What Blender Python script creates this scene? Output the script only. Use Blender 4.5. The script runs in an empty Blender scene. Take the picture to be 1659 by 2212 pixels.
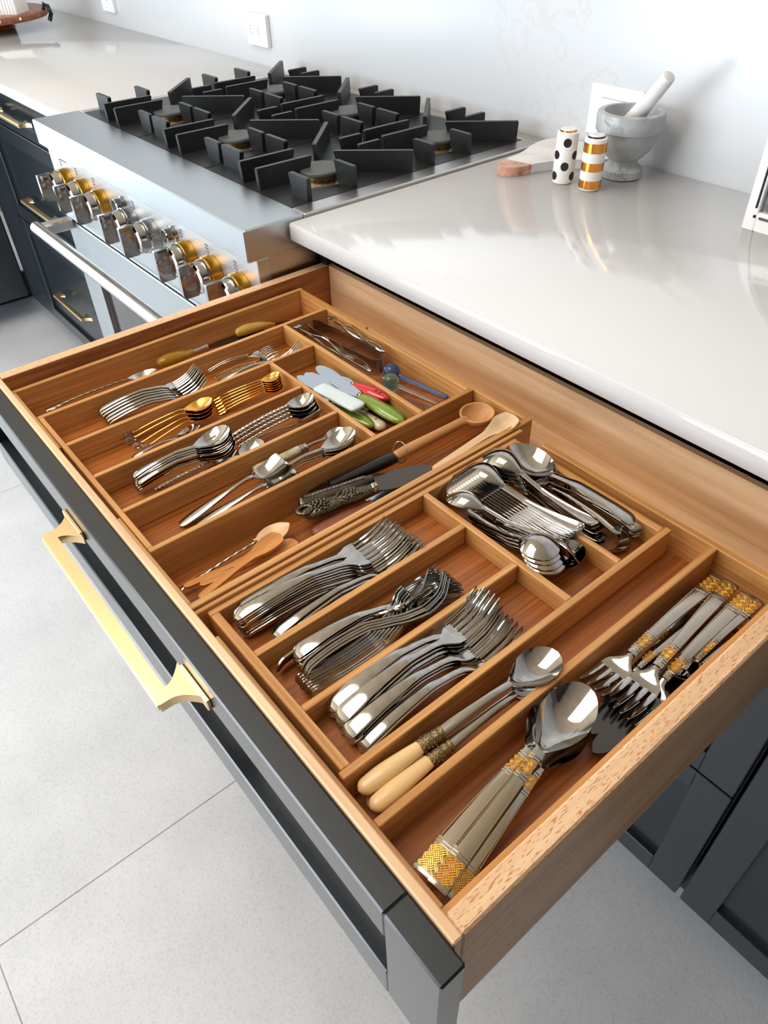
import bpy, bmesh, math, random
from mathutils import Vector, Matrix
random.seed(7)
PI = math.pi
SC = bpy.context.scene
COL = SC.collection

# ---------------------------------------------------------------- camera
cam_d = bpy.data.cameras.new('camera'); cam = bpy.data.objects.new('camera', cam_d); COL.objects.link(cam)
SC.camera = cam
YAW, PIT, ROL = 0.90426, 0.72756, -0.03306
fw = Vector((-math.sin(YAW)*math.cos(PIT), math.cos(YAW)*math.cos(PIT), -math.sin(PIT)))
rt = Vector((math.cos(YAW), math.sin(YAW), 0)); up = rt.cross(fw)
r2 = math.cos(ROL)*rt + math.sin(ROL)*up; u2 = -math.sin(ROL)*rt + math.cos(ROL)*up
cam.matrix_world = Matrix(((r2.x, u2.x, -fw.x, 0.9453), (r2.y, u2.y, -fw.y, -0.1286), (r2.z, u2.z, -fw.z, 0.4833), (0, 0, 0, 1)))
cam_d.sensor_fit = 'VERTICAL'; cam_d.sensor_height = 36.0; cam_d.lens = 1577.83*36/2212
cam_d.clip_start = 0.02; cam_d.clip_end = 50

# ---------------------------------------------------------------- world, lights, exposure
world = bpy.data.worlds.new('world'); SC.world = world; world.use_nodes = True
world.node_tree.nodes['Background'].inputs[0].default_value = (0.80, 0.88, 1.0, 1)
world.node_tree.nodes['Background'].inputs[1].default_value = 0.6
SC.view_settings.view_transform = 'Standard'; SC.view_settings.look = 'None'
SC.view_settings.gamma = 1.0; SC.view_settings.use_curve_mapping = False
SC.view_settings.exposure = 0.80

def area(name, loc, direction, sx, sy, power, color):
    l = bpy.data.lights.new(name, 'AREA'); l.shape = 'RECTANGLE'; l.size = sx; l.size_y = sy
    l.energy = power; l.color = color
    o = bpy.data.objects.new(name, l); COL.objects.link(o); o.location = loc
    o.rotation_euler = Vector(direction).to_track_quat('-Z', 'Y').to_euler()
    return o
RX0, RX1, RY0, RY1, RZ0, RZ1 = -3.40, 3.00, -3.20, 1.0702, -0.848, 1.75
# daylight through the two windows the photograph's light comes from (front left and left)
area('window_daylight', (-1.3, -3.16, 0.28), (0, 1, -0.02), 2.7, 2.15, 104, (0.83, 0.92, 1.0))
area('side_window_daylight', (-3.36, -1.05, 0.25), (1, 0, -0.02), 2.0, 2.1, 27, (0.78, 0.93, 1.0))
area('ceiling_fill', (-0.1, -0.5, RZ1-0.03), (0, 0, -1), 1.5, 1.2, 16, (1.0, 0.95, 0.89))  # added overhead fill light, stands for no known fixture

# ---------------------------------------------------------------- materials
def srgb(r, g, b):
    f = lambda c: (c/255/12.92) if c <= 10 else ((c/255+0.055)/1.055)**2.4
    return (f(r), f(g), f(b), 1)

def mat(name, col, rough=0.5, metal=0.0, coat=0.0, trans=0.0, ior=1.5, emit=None, spec=None):
    m = bpy.data.materials.new(name); m.use_nodes = True
    b = m.node_tree.nodes['Principled BSDF']
    b.inputs['Base Color'].default_value = col; b.inputs['Roughness'].default_value = rough
    b.inputs['Metallic'].default_value = metal; b.inputs['Coat Weight'].default_value = coat
    b.inputs['Transmission Weight'].default_value = trans; b.inputs['IOR'].default_value = ior
    if spec is not None: b.inputs['Specular IOR Level'].default_value = spec
    if emit: b.inputs['Emission Color'].default_value = emit[0]; b.inputs['Emission Strength'].default_value = emit[1]
    return m

def nodes(m): return m.node_tree.nodes, m.node_tree.links, m.node_tree.nodes['Principled BSDF']

def noise_col(m, c1, c2, scale=(1, 1, 1), nscale=5.0, detail=4.0, p0=0.3, p1=0.7, bump=0.0, bdist=0.001, rough=None, dist=0.0, objvar=0.0):
    N, L, B = nodes(m)
    tc = N.new('ShaderNodeTexCoord'); mp = N.new('ShaderNodeMapping'); mp.inputs['Scale'].default_value = scale
    L.new(tc.outputs['Object'], mp.inputs[0])
    if objvar:
        oi = N.new('ShaderNodeObjectInfo'); sc = N.new('ShaderNodeVectorMath'); sc.operation = 'SCALE'
        cx = N.new('ShaderNodeCombineXYZ'); L.new(oi.outputs['Random'], cx.inputs[0]); L.new(oi.outputs['Random'], cx.inputs[1])
        sc.inputs['Scale'].default_value = objvar; L.new(cx.outputs[0], sc.inputs[0]); L.new(sc.outputs[0], mp.inputs['Location'])
    n = N.new('ShaderNodeTexNoise'); n.inputs['Scale'].default_value = nscale; n.inputs['Detail'].default_value = detail
    n.inputs['Distortion'].default_value = dist
    L.new(mp.outputs[0], n.inputs['Vector'])
    r = N.new('ShaderNodeValToRGB'); r.color_ramp.elements[0].position = p0; r.color_ramp.elements[1].position = p1
    r.color_ramp.elements[0].color = c1; r.color_ramp.elements[1].color = c2
    L.new(n.outputs['Fac'], r.inputs[0]); L.new(r.outputs[0], B.inputs['Base Color'])
    if bump:
        bp = N.new('ShaderNodeBump'); bp.inputs['Strength'].default_value = bump; bp.inputs['Distance'].default_value = bdist
        L.new(n.outputs['Fac'], bp.inputs['Height']); L.new(bp.outputs[0], B.inputs['Normal'])
    return mp, n, r

def wood(name, dark, light, axis, fine=260, along=5, rough=0.45, bump=0.15, p0=0.3, p1=0.72, flecks=None):
    m = mat(name, light, rough)
    s = [fine, fine, fine]; s['xyz'.index(axis)] = along
    mp, n, r = noise_col(m, dark, light, tuple(s), 1.0, 3.0, p0, p1, bump, 0.0004, objvar=7.0)
    N, L, B = nodes(m)
    # broad tone drift along the board
    n2 = N.new('ShaderNodeTexNoise'); n2.inputs['Scale'].default_value = 1.0; n2.inputs['Detail'].default_value = 2
    mp2 = N.new('ShaderNodeMapping'); s2 = [40, 40, 40]; s2['xyz'.index(axis)] = 4
    mp2.inputs['Scale'].default_value = s2
    L.new(N['Texture Coordinate'].outputs['Object'], mp2.inputs[0]); L.new(mp2.outputs[0], n2.inputs['Vector'])
    mx = N.new('ShaderNodeMix'); mx.data_type = 'RGBA'; mx.blend_type = 'MULTIPLY'; mx.inputs['Factor'].default_value = 0.5
    r2_ = N.new('ShaderNodeValToRGB'); r2_.color_ramp.elements[0].color = (0.62, 0.58, 0.55, 1); r2_.color_ramp.elements[1].color = (1, 1, 1, 1)
    r2_.color_ramp.elements[0].position = 0.3; r2_.color_ramp.elements[1].position = 0.6
    L.new(n2.outputs['Fac'], r2_.inputs[0]); L.new(r.outputs[0], mx.inputs['A']); L.new(r2_.outputs[0], mx.inputs['B'])
    L.new(mx.outputs['Result'], B.inputs['Base Color'])
    if flecks:
        n3 = N.new('ShaderNodeTexNoise'); n3.inputs['Scale'].default_value = 1.0; n3.inputs['Detail'].default_value = 0
        mp3 = N.new('ShaderNodeMapping'); s3 = [1500, 1500, 1500]; s3['xyz'.index(axis)] = 190
        mp3.inputs['Scale'].default_value = s3; L.new(N['Texture Coordinate'].outputs['Object'], mp3.inputs[0]); L.new(mp3.outputs[0], n3.inputs['Vector'])
        r3 = N.new('ShaderNodeValToRGB'); r3.color_ramp.elements[0].position = 0.645; r3.color_ramp.elements[1].position = 0.70
        r3.color_ramp.elements[0].color = (0, 0, 0, 1); r3.color_ramp.elements[1].color = (1, 1, 1, 1)
        L.new(n3.outputs['Fac'], r3.inputs[0])
        mx2 = N.new('ShaderNodeMix'); mx2.data_type = 'RGBA'; mx2.inputs['B'].default_value = flecks
        L.new(r3.outputs[0], mx2.inputs['Factor']); L.new(mx.outputs['Result'], mx2.inputs['A']); L.new(mx2.outputs['Result'], B.inputs['Base Color'])
    return m

BAM = {a: wood('bamboo_' + a, srgb(190, 128, 66), srgb(224, 170, 108), a, rough=0.38) for a in 'xyz'}
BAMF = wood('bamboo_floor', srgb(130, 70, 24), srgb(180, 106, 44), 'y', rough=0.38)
DRW = {a: wood('drawer_maple_' + a, srgb(220, 172, 126), srgb(236, 198, 158), a, fine=150, rough=0.45, flecks=srgb(190, 128, 82)) for a in 'xy'}
DRWB = wood('drawer_back_maple', srgb(226, 180, 134), srgb(244, 208, 166), 'x', fine=120, rough=0.42)
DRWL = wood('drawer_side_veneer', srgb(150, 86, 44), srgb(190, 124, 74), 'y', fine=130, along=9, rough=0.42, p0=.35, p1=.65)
NAVY = mat('navy_paint', srgb(46, 53, 60), 0.30, coat=0.5)
NAVY.node_tree.nodes['Principled BSDF'].inputs['Coat Roughness'].default_value = 0.22
NAVYP = mat('navy_panel_paint', srgb(42, 52, 61), 0.28, coat=0.25)
noise_col(NAVY, srgb(25, 31, 37), srgb(30, 37, 44), (1, 1, 1), 260, 2, bump=0.06, bdist=0.0002)
noise_col(NAVYP, srgb(22, 28, 33), srgb(26, 33, 39), (1, 1, 1), 320, 2, bump=0.10, bdist=0.0002)
BLACK = mat('matte_black_iron', srgb(38, 40, 43), 0.42)
noise_col(BLACK, srgb(22, 23, 25), srgb(30, 31, 33), (1, 1, 1), 900, 2, bump=0.25, bdist=0.0003)
CAPM = mat('burner_cap_enamel', srgb(78, 76, 75), 0.5)
ENAM = mat('black_enamel', srgb(18, 18, 20), 0.25)
BRASS = mat('satin_brass', srgb(250, 220, 170), 0.33, 1.0)
GOLDK = mat('knob_gold', srgb(206, 150, 58), 0.20, 1.0)
BRB = mat('burner_brass', srgb(176, 138, 84), 0.35, 1.0)
CHROME = mat('chrome', srgb(176, 172, 170), 0.08, 1.0)
STEEL = mat('cutlery_steel', srgb(176, 171, 166), 0.075, 1.0)
noise_col(STEEL, srgb(166, 160, 154), srgb(184, 179, 173), (1, 1, 1), 120, 3)
STEELD = mat('worn_cutlery_steel', srgb(176, 168, 160), 0.2, 1.0)
SILV = mat('old_silver', srgb(196, 186, 170), 0.2, 1.0)
noise_col(SILV, srgb(150, 138, 120), srgb(214, 206, 192), (1, 1, 1), 200, 3, bump=0.1, bdist=0.0004)
GOLD = mat('gold_plate', srgb(236, 176, 84), 0.16, 1.0)
GOLDW = mat('woven_gold', srgb(240, 188, 92), 0.24, 1.0)
BRONZE = mat('aged_bronze', srgb(132, 110, 78), 0.35, 1.0)
noise_col(BRONZE, srgb(84, 66, 42), srgb(168, 144, 104), (1, 1, 1), 700, 3, bump=0.8, bdist=0.001)
PEWTER = mat('dark_pewter', srgb(96, 88, 74), 0.38, 1.0)
noise_col(PEWTER, srgb(54, 48, 38), srgb(128, 118, 98), (1, 1, 1), 500, 3, bump=0.5, bdist=0.0006)
BLADE = mat('dark_blade', srgb(92, 84, 76), 0.3, 1.0)
ALU = mat('cast_aluminium', srgb(170, 168, 165), 0.42, 1.0)

def brushed(name, col, axis, rough=0.3, fine=900):
    m = mat(name, col, rough, 1.0)
    N, L, B = nodes(m)
    tc = N.new('ShaderNodeTexCoord'); mp = N.new('ShaderNodeMapping'); s = [fine]*3; s['xyz'.index(axis)] = 6
    mp.inputs['Scale'].default_value = s; L.new(tc.outputs['Object'], mp.inputs[0])
    n = N.new('ShaderNodeTexNoise'); n.inputs['Scale'].default_value = 1; n.inputs['Detail'].default_value = 3; L.new(mp.outputs[0], n.inputs['Vector'])
    mr = N.new('ShaderNodeMapRange'); mr.inputs['To Min'].default_value = rough-0.07; mr.inputs['To Max'].default_value = rough+0.1
    L.new(n.outputs['Fac'], mr.inputs['Value']); L.new(mr.outputs[0], B.inputs['Roughness'])
    bp = N.new('ShaderNodeBump'); bp.inputs['Strength'].default_value = 0.08; bp.inputs['Distance'].default_value = 0.0003
    L.new(n.outputs['Fac'], bp.inputs['Height']); L.new(bp.outputs[0], B.inputs['Normal'])
    return m
STX = brushed('brushed_steel_along', srgb(186, 190, 192), 'x')
STY = brushed('brushed_steel_across', srgb(190, 186, 182), 'y')
PANEL = brushed('fascia_steel', srgb(196, 200, 202), 'x', 0.4)

def stone(name, base, vein, sc=1.6, width=0.006, rough=0.12, strength=0.5, mott=None):
    m = mat(name, base, rough, spec=0.5)
    N, L, B = nodes(m)
    tc = N.new('ShaderNodeTexCoord')
    n = N.new('ShaderNodeTexNoise'); n.inputs['Scale'].default_value = sc; n.inputs['Detail'].default_value = 7; n.inputs['Roughness'].default_value = 0.6
    n.inputs['Distortion'].default_value = 0.6
    L.new(tc.outputs['Object'], n.inputs['Vector'])
    a = N.new('ShaderNodeMath'); a.operation = 'SUBTRACT'; a.inputs[1].default_value = 0.5; L.new(n.outputs['Fac'], a.inputs[0])
    b = N.new('ShaderNodeMath'); b.operation = 'ABSOLUTE'; L.new(a.outputs[0], b.inputs[0])
    r = N.new('ShaderNodeMapRange'); r.inputs['From Min'].default_value = 0; r.inputs['From Max'].default_value = width
    r.inputs['To Min'].default_value = strength; r.inputs['To Max'].default_value = 0; L.new(b.outputs[0], r.inputs['Value'])
    n2 = N.new('ShaderNodeTexNoise'); n2.inputs['Scale'].default_value = sc*1.7; L.new(tc.outputs['Object'], n2.inputs['Vector'])
    r2n = N.new('ShaderNodeMapRange'); r2n.inputs['From Min'].default_value = 0.45; r2n.inputs['From Max'].default_value = 0.68
    L.new(n2.outputs['Fac'], r2n.inputs['Value'])
    mu = N.new('ShaderNodeMath'); mu.operation = 'MULTIPLY'; L.new(r.outputs[0], mu.inputs[0]); L.new(r2n.outputs[0], mu.inputs[1])
    mx = N.new('ShaderNodeMix'); mx.data_type = 'RGBA'; mx.inputs['A'].default_value = base; mx.inputs['B'].default_value = vein
    L.new(mu.outputs[0], mx.inputs['Factor'])
    if mott:
        n3 = N.new('ShaderNodeTexNoise'); n3.inputs['Scale'].default_value = mott[1]; n3.inputs['Detail'].default_value = 5; L.new(tc.outputs['Object'], n3.inputs['Vector'])
        m3 = N.new('ShaderNodeMix'); m3.data_type = 'RGBA'; m3.inputs['A'].default_value = base; m3.inputs['B'].default_value = mott[0]
        r3 = N.new('ShaderNodeMapRange'); r3.inputs['From Min'].default_value = 0.4; r3.inputs['From Max'].default_value = 0.7
        L.new(n3.outputs['Fac'], r3.inputs['Value']); L.new(r3.outputs[0], m3.inputs['Factor']); L.new(m3.outputs['Result'], mx.inputs['A'])
    L.new(mx.outputs['Result'], B.inputs['Base Color'])
    return m
QUARTZ = stone('white_quartz', srgb(204, 202, 202), srgb(186, 182, 178), 1.3, 0.004, 0.10, 0.35)
SPLASH = stone('marbled_backsplash', srgb(206, 208, 212), srgb(176, 166, 152), 0.8, 0.003, 0.22, 0.35)
GREYM = stone('grey_marble', srgb(158, 160, 163), srgb(92, 88, 88), 14, 0.03, 0.3, 0.6, (srgb(186, 188, 190), 24))
WHITEM = stone('white_marble', srgb(226, 222, 220), srgb(150, 140, 136), 16, 0.02, 0.3, 0.5, (srgb(206, 200, 198), 20))
PINKM = stone('pink_stone', srgb(212, 160, 140), srgb(110, 70, 54), 24, 0.03, 0.3, 0.8, (srgb(176, 124, 98), 40))
CERAM = mat('white_ceramic', srgb(238, 234, 230), 0.15, coat=0.3)
GOLDC = mat('gold_lustre', srgb(222, 150, 70), 0.12, 1.0)
BLKC = mat('black_glaze', srgb(20, 20, 22), 0.12)
PLAST = mat('white_plastic', srgb(240, 240, 240), 0.35)
SLOT = mat('slot_grey', srgb(120, 120, 120), 0.6)
CREAM = mat('cream_handle', srgb(232, 194, 138), 0.3, coat=0.3)
GREENH = mat('green_handle', srgb(118, 140, 34), 0.14, coat=0.6)
REDH = mat('red_handle', srgb(196, 20, 34), 0.12, coat=0.6)
PEARL = mat('pearl_handle', srgb(206, 216, 218), 0.22, coat=0.5)
IVORY = mat('ivory_handle', srgb(222, 206, 172), 0.3, coat=0.3)
BAMS = wood('bamboo_spoon', srgb(182, 112, 42), srgb(214, 146, 70), 'x', fine=420, along=12, rough=0.45)
WOODS = wood('beech_spoon', srgb(196, 136, 80), srgb(216, 160, 104), 'x', fine=160, rough=0.5)
PALEW = wood('pale_wood_spoon', srgb(214, 176, 134), srgb(232, 200, 162), 'x', fine=160, rough=0.5)
REDW = wood('red_wood', srgb(104, 50, 36), srgb(146, 82, 60), 'x', fine=240, rough=0.4)
HORN = mat('dark_horn', srgb(44, 36, 28), 0.2); noise_col(HORN, srgb(26, 20, 16), srgb(74, 60, 44), (1, 1, 1), 60, 3)
HORNP = mat('pale_horn', srgb(226, 188, 138), 0.3, coat=0.3)
MARH = mat('marbled_handle', srgb(196, 180, 150), 0.3); noise_col(MARH, srgb(140, 124, 98), srgb(216, 202, 174), (1, 3, 3), 60, 4)
BLKP = mat('black_plastic', srgb(18, 17, 17), 0.22)
AMBER = mat('amber_glass', srgb(196, 150, 30), 0.12, trans=0.55, ior=1.45)
YELH = mat('yellow_handle', srgb(176, 136, 48), 0.3, coat=0.4)
BLUEG = mat('blue_glass', srgb(110, 165, 245), 0.03, trans=0.9, ior=1.45)
GREENG = mat('green_glass', srgb(190, 236, 214), 0.03, trans=0.92, ior=1.45)
CLEARG = mat('clear_glass', srgb(225, 225, 225), 0.02, trans=0.97, ior=1.45)
BLADEL = mat('light_blade', srgb(182, 188, 194), 0.22, 1.0)
GLASSD = mat('oven_glass', srgb(40, 30, 26), 0.06, spec=0.7)
CHALK = mat('photo_print', srgb(70, 82, 90), 0.4); noise_col(CHALK, srgb(44, 54, 62), srgb(130, 142, 150), (1, 1, 1), 60, 5)
WALNUT = wood('walnut_board', srgb(120, 62, 38), srgb(168, 98, 62), 'x', fine=120, rough=0.4)
TILE = mat('stone_tile', srgb(206, 203, 200), 0.42)
mp_, n_, r_ = noise_col(TILE, srgb(200, 201, 206), srgb(216, 217, 221), (1, 1, 1), 6, 8, 0.25, 0.75)
def speck():
    N, L, B = nodes(TILE)
    v = N.new('ShaderNodeTexNoise'); v.inputs['Scale'].default_value = 260; v.inputs['Detail'].default_value = 4
    L.new(N['Texture Coordinate'].outputs['Object'], v.inputs['Vector'])
    r = N.new('ShaderNodeValToRGB'); e = r.color_ramp.elements; e[0].position = 0.33; e[0].color = (0.86, 0.85, 0.84, 1); e[1].position = 0.5; e[1].color = (1, 1, 1, 1)
    x = e.new(0.68); x.color = (1, 1, 1, 1); y = e.new(0.74); y.color = (1.08, 1.08, 1.08, 1)
    L.new(v.outputs['Fac'], r.inputs[0])
    mx = N.new('ShaderNodeMix'); mx.data_type = 'RGBA'; mx.blend_type = 'MULTIPLY'; mx.inputs['Factor'].default_value = 0.85
    L.new(r_.outputs[0], mx.inputs['A']); L.new(r.outputs[0], mx.inputs['B']); L.new(mx.outputs['Result'], B.inputs['Base Color'])
speck()
GROUT = mat('grout', srgb(196, 190, 184), 0.8)
WALLP = mat('wall_paint', srgb(138, 128, 120), 0.7)
CEILP = mat('ceiling_paint', srgb(232, 212, 182), 0.8)

# ---------------------------------------------------------------- mesh helpers
class MB:
    def __init__(s): s.v = []; s.f = []
    def add(s, vs, fs):
        o = len(s.v); s.v += [tuple(p) for p in vs]; s.f += [tuple(i+o for i in f) for f in fs]; return s
    def box(s, x0, x1, y0, y1, z0, z1, b=0.0):
        if x1 < x0: x0, x1 = x1, x0
        if y1 < y0: y0, y1 = y1, y0
        if z1 < z0: z0, z1 = z1, z0
        b = min(b, (x1-x0)*.45, (y1-y0)*.45, (z1-z0)*.45)
        if b <= 0:
            vs = [(x, y, z) for x in (x0, x1) for y in (y0, y1) for z in (z0, z1)]
            return s.add(vs, [(0, 1, 3, 2), (4, 6, 7, 5), (0, 4, 5, 1), (2, 3, 7, 6), (0, 2, 6, 4), (1, 5, 7, 3)])
        lo = (x0, y0, z0); hi = (x1, y1, z1); vs = []; idx = {}
        for cx in (0, 1):
            for cy in (0, 1):
                for cz in (0, 1):
                    c = (cx, cy, cz)
                    for a in range(3):
                        p = [hi[k] if c[k] else lo[k] for k in range(3)]
                        for k in range(3):
                            if k != a: p[k] += -b if c[k] else b
                        idx[(c, a)] = len(vs); vs.append(tuple(p))
        fs = []
        for a in range(3):
            o1, o2 = [k for k in range(3) if k != a]
            for sgn in (0, 1):
                q = []
                for (m, n) in ((0, 0), (1, 0), (1, 1), (0, 1)):
                    c = [0, 0, 0]; c[a] = sgn; c[o1] = m; c[o2] = n; q.append(idx[(tuple(c), a)])
                flip = (sgn == 0) ^ (a == 1)
                fs.append(tuple(q[::-1] if flip else q))
            for (m, n) in ((0, 0), (1, 0), (1, 1), (0, 1)):      # edges running along a
                c0 = [0, 0, 0]; c1 = [0, 0, 0]; c1[a] = 1
                for c in (c0, c1): c[o1] = m; c[o2] = n
                c0, c1 = tuple(c0), tuple(c1)
                q = [idx[(c0, o1)], idx[(c1, o1)], idx[(c1, o2)], idx[(c0, o2)]]
                fs.append(tuple(q))
        for cx in (0, 1):
            for cy in (0, 1):
                for cz in (0, 1):
                    c = (cx, cy, cz); fs.append((idx[(c, 0)], idx[(c, 1)], idx[(c, 2)]))
        return s.add(vs, fs)
    def prism(s, poly, axis, a0, a1):
        """poly: 2-D points in the two other axes (cyclic order x,y,z without axis)"""
        n = len(poly); vs = []
        for a in (a0, a1):
            for p, q in poly:
                vs.append({'x': (a, p, q), 'y': (p, a, q), 'z': (p, q, a)}[axis])
        fs = [tuple(range(n))[::-1], tuple(range(n, 2*n))] + [(i, (i+1) % n, n+(i+1) % n, n+i) for i in range(n)]
        return s.add(vs, fs)
    def lathe(s, prof, n=32, c=(0, 0, 0), axis='z', cap=True):
        vs = []; fs = []
        for r, h in prof:
            for k in range(n):
                a = 2*PI*k/n; x, y = r*math.cos(a), r*math.sin(a)
                p = {'z': (x, y, h), 'y': (x, h, y), 'x': (h, x, y)}[axis]
                vs.append((p[0]+c[0], p[1]+c[1], p[2]+c[2]))
        for i in range(len(prof)-1):
            for k in range(n):
                fs.append((i*n+k, i*n+(k+1) % n, (i+1)*n+(k+1) % n, (i+1)*n+k))
        if cap:
            fs.append(tuple(range(n))[::-1]); m = (len(prof)-1)*n; fs.append(tuple(range(m, m+n)))
        return s.add(vs, fs)
    def tube(s, pts, r, n=8, closed=False):
        P = [Vector(p) for p in pts]; N = len(P); vs = []; fs = []
        R = r if isinstance(r, (list, tuple)) else [r]*N
        up_ = None
        for i in range(N):
            a = P[(i-1) % N] if (closed or i > 0) else P[i]; b = P[(i+1) % N] if (closed or i < N-1) else P[i]
            t = (b-a).normalized()
            if up_ is None: up_ = Vector((0, 0, 1)) if abs(t.z) < .9 else Vector((1, 0, 0))
            e1 = up_.cross(t).normalized(); e2 = t.cross(e1); up_ = e2
            for k in range(n):
                an = 2*PI*k/n; vs.append(P[i] + R[i]*(math.cos(an)*e1 + math.sin(an)*e2))
        M = N if closed else N-1
        for i in range(M):
            j = (i+1) % N
            for k in range(n): fs.append((i*n+k, i*n+(k+1) % n, j*n+(k+1) % n, j*n+k))
        if not closed: fs.append(tuple(range(n))[::-1]); fs.append(tuple(range((N-1)*n, N*n)))
        return s.add(vs, fs)
    def shell(s, st, th=0.0016, N=36, M=7, y0=0.0):
        """st: (x, halfwidth, z, dish): a curved plate; dish > 0 hollows it, < 0 crowns it"""
        xs = [st[0][0] + (st[-1][0]-st[0][0])*(0.5-0.5*math.cos(PI*i/(N-1)))*0.5 + (st[-1][0]-st[0][0])*i/(N-1)*0.5 for i in range(N)]
        top = []; bot = []
        for x in xs:
            w, z, d, yy = hermite(st, x)
            w = max(w, 0.00015)
            for j in range(M):
                v = -1+2*j/(M-1); vv = math.sin(v*PI/2)
                zz = z - d*(1-vv*vv)
                top.append((x, yy+y0+w*vv, zz)); bot.append((x, yy+y0+w*vv, zz-th))
        vs = top+bot; K = N*M; fs = []
        for i in range(N-1):
            for j in range(M-1):
                a = i*M+j; fs.append((a, a+M, a+M+1, a+1)); fs.append((K+a, K+a+1, K+a+M+1, K+a+M))
            a = i*M; fs.append((a, K+a, K+a+M, a+M)); a = i*M+M-1; fs.append((a, a+M, K+a+M, K+a))
        for j in range(M-1):
            fs.append((j, j+1, K+j+1, K+j)); a = (N-1)*M+j; fs.append((a, K+a, K+a+1, a+1))
        return s.add(vs, fs)
    def loft(s, st, N=24, n=14, sq=1.0):
        """st: (x, halfwidth, z, halfheight): an oval bar"""
        x0, x1 = st[0][0], st[-1][0]; vs = []; fs = []
        for i in range(N):
            x = x0+(x1-x0)*(0.5-0.5*math.cos(PI*i/(N-1)))
            w, z, h, yy = hermite(st, x); w = max(w, 2e-4); h = max(h, 2e-4)
            for k in range(n):
                a = 2*PI*k/n; ca, sa = math.cos(a), math.sin(a)
                if sq != 1.0: ca = math.copysign(abs(ca)**sq, ca); sa = math.copysign(abs(sa)**sq, sa)
                vs.append((x, yy+w*ca, z+h*sa))
        for i in range(N-1):
            for k in range(n): fs.append((i*n+k, i*n+(k+1) % n, (i+1)*n+(k+1) % n, (i+1)*n+k))
        fs.append(tuple(range(n))[::-1]); m = (N-1)*n; fs.append(tuple(range(m, m+n)))
        return s.add(vs, fs)
    def mesh(s, name, m, smooth=0.6):
        me = bpy.data.meshes.new(name); me.from_pydata(s.v, [], s.f); me.materials.append(m)
        b_ = bmesh.new(); b_.from_mesh(me); bmesh.ops.recalc_face_normals(b_, faces=b_.faces); b_.to_mesh(me); b_.free()
        if smooth:
            me.polygons.foreach_set('use_smooth', [True]*len(me.polygons)); me.set_sharp_from_angle(angle=smooth)
        me.validate(); me.update()
        return me
    def build(s, name, m, parent=None, smooth=0.6, **kw):
        if parent is not None:
            mw = parent.matrix_basis if parent.parent is None else parent.parent.matrix_basis @ parent.matrix_basis
            inv = mw.inverted(); s.v = [tuple(inv @ Vector(p)) for p in s.v]
        o = bpy.data.objects.new(name, s.mesh(name, m, smooth)); COL.objects.link(o)
        if parent is not None: o.parent = parent
        for k, v in kw.items(): o[k] = v
        return o

def hermite(st, x):
    n = len(st)
    if x <= st[0][0]: i = 0; x = st[0][0]
    elif x >= st[-1][0]: i = n-2; x = st[-1][0]
    else:
        i = 0
        while st[i+1][0] < x: i += 1
    x0, x1 = st[i][0], st[i+1][0]; h = x1-x0; t = (x-x0)/h
    out = []
    for k in (1, 2, 3, 4):
        g = lambda q: st[q][k] if len(st[q]) > k else 0.0
        def slope(q):
            if q <= 0 or q >= n-1: return (g(min(q+1, n-1))-g(max(q-1, 0)))/(st[min(q+1, n-1)][0]-st[max(q-1, 0)][0])
            a = (g(q)-g(q-1))/(st[q][0]-st[q-1][0]); b = (g(q+1)-g(q))/(st[q+1][0]-st[q][0])
            return 0.0 if a*b <= 0 else 2*a*b/(a+b)
        a, b, da, db = g(i), g(i+1), slope(i)*h, slope(i+1)*h
        out.append(a*(2*t**3-3*t*t+1)+da*(t**3-2*t*t+t)+b*(-2*t**3+3*t*t)+db*(t**3-t*t))
    return out

def rend(st, r0=None, r1=None):
    """round the ends of a station list: adds stations that follow a quarter ellipse"""
    st = [tuple(list(q)+[0.0]*(5-len(q))) for q in st]
    out = list(st)
    if r0:
        x, (w, z, d, y) = st[0][0], hermite(st, st[0][0]+r0)
        pre = [(x+r0*(1-math.cos(a)), w*math.sin(a), hermite(st, x+r0*(1-math.cos(a)))[1], d*math.sin(a), y) for a in (0.0, .35, .7, 1.05, 1.35)]
        out = pre+[q for q in out if q[0] > x+r0*0.95]
    if r1:
        x = st[-1][0]; w, z, d, y = hermite(st, x-r1)
        post = [(x-r1*(1-math.cos(a)), w*math.sin(a), hermite(st, x-r1*(1-math.cos(a)))[1], d*math.sin(a), y) for a in (1.35, 1.05, .7, .35, 0.0)]
        out = [q for q in out if q[0] < x-r1*0.95]+post
    return out

def tag(o, label=None, cat=None, group=None, kind=None):
    if label: o['label'] = label
    if cat: o['category'] = cat
    if group: o['group'] = group
    if kind: o['kind'] = kind
    return o

def thing(name, label, cat, loc=(0, 0, 0), group=None):
    o = bpy.data.objects.new(name, None); COL.objects.link(o); o.location = loc; o.empty_display_size = 0.02
    return tag(o, label, cat, group)

def bx(name, m, parent, x0, x1, y0, y1, z0, z1, b=0.0, **kw):
    return MB().box(x0, x1, y0, y1, z0, z1, b).build(name, m, parent, 0.4, **kw)

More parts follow.
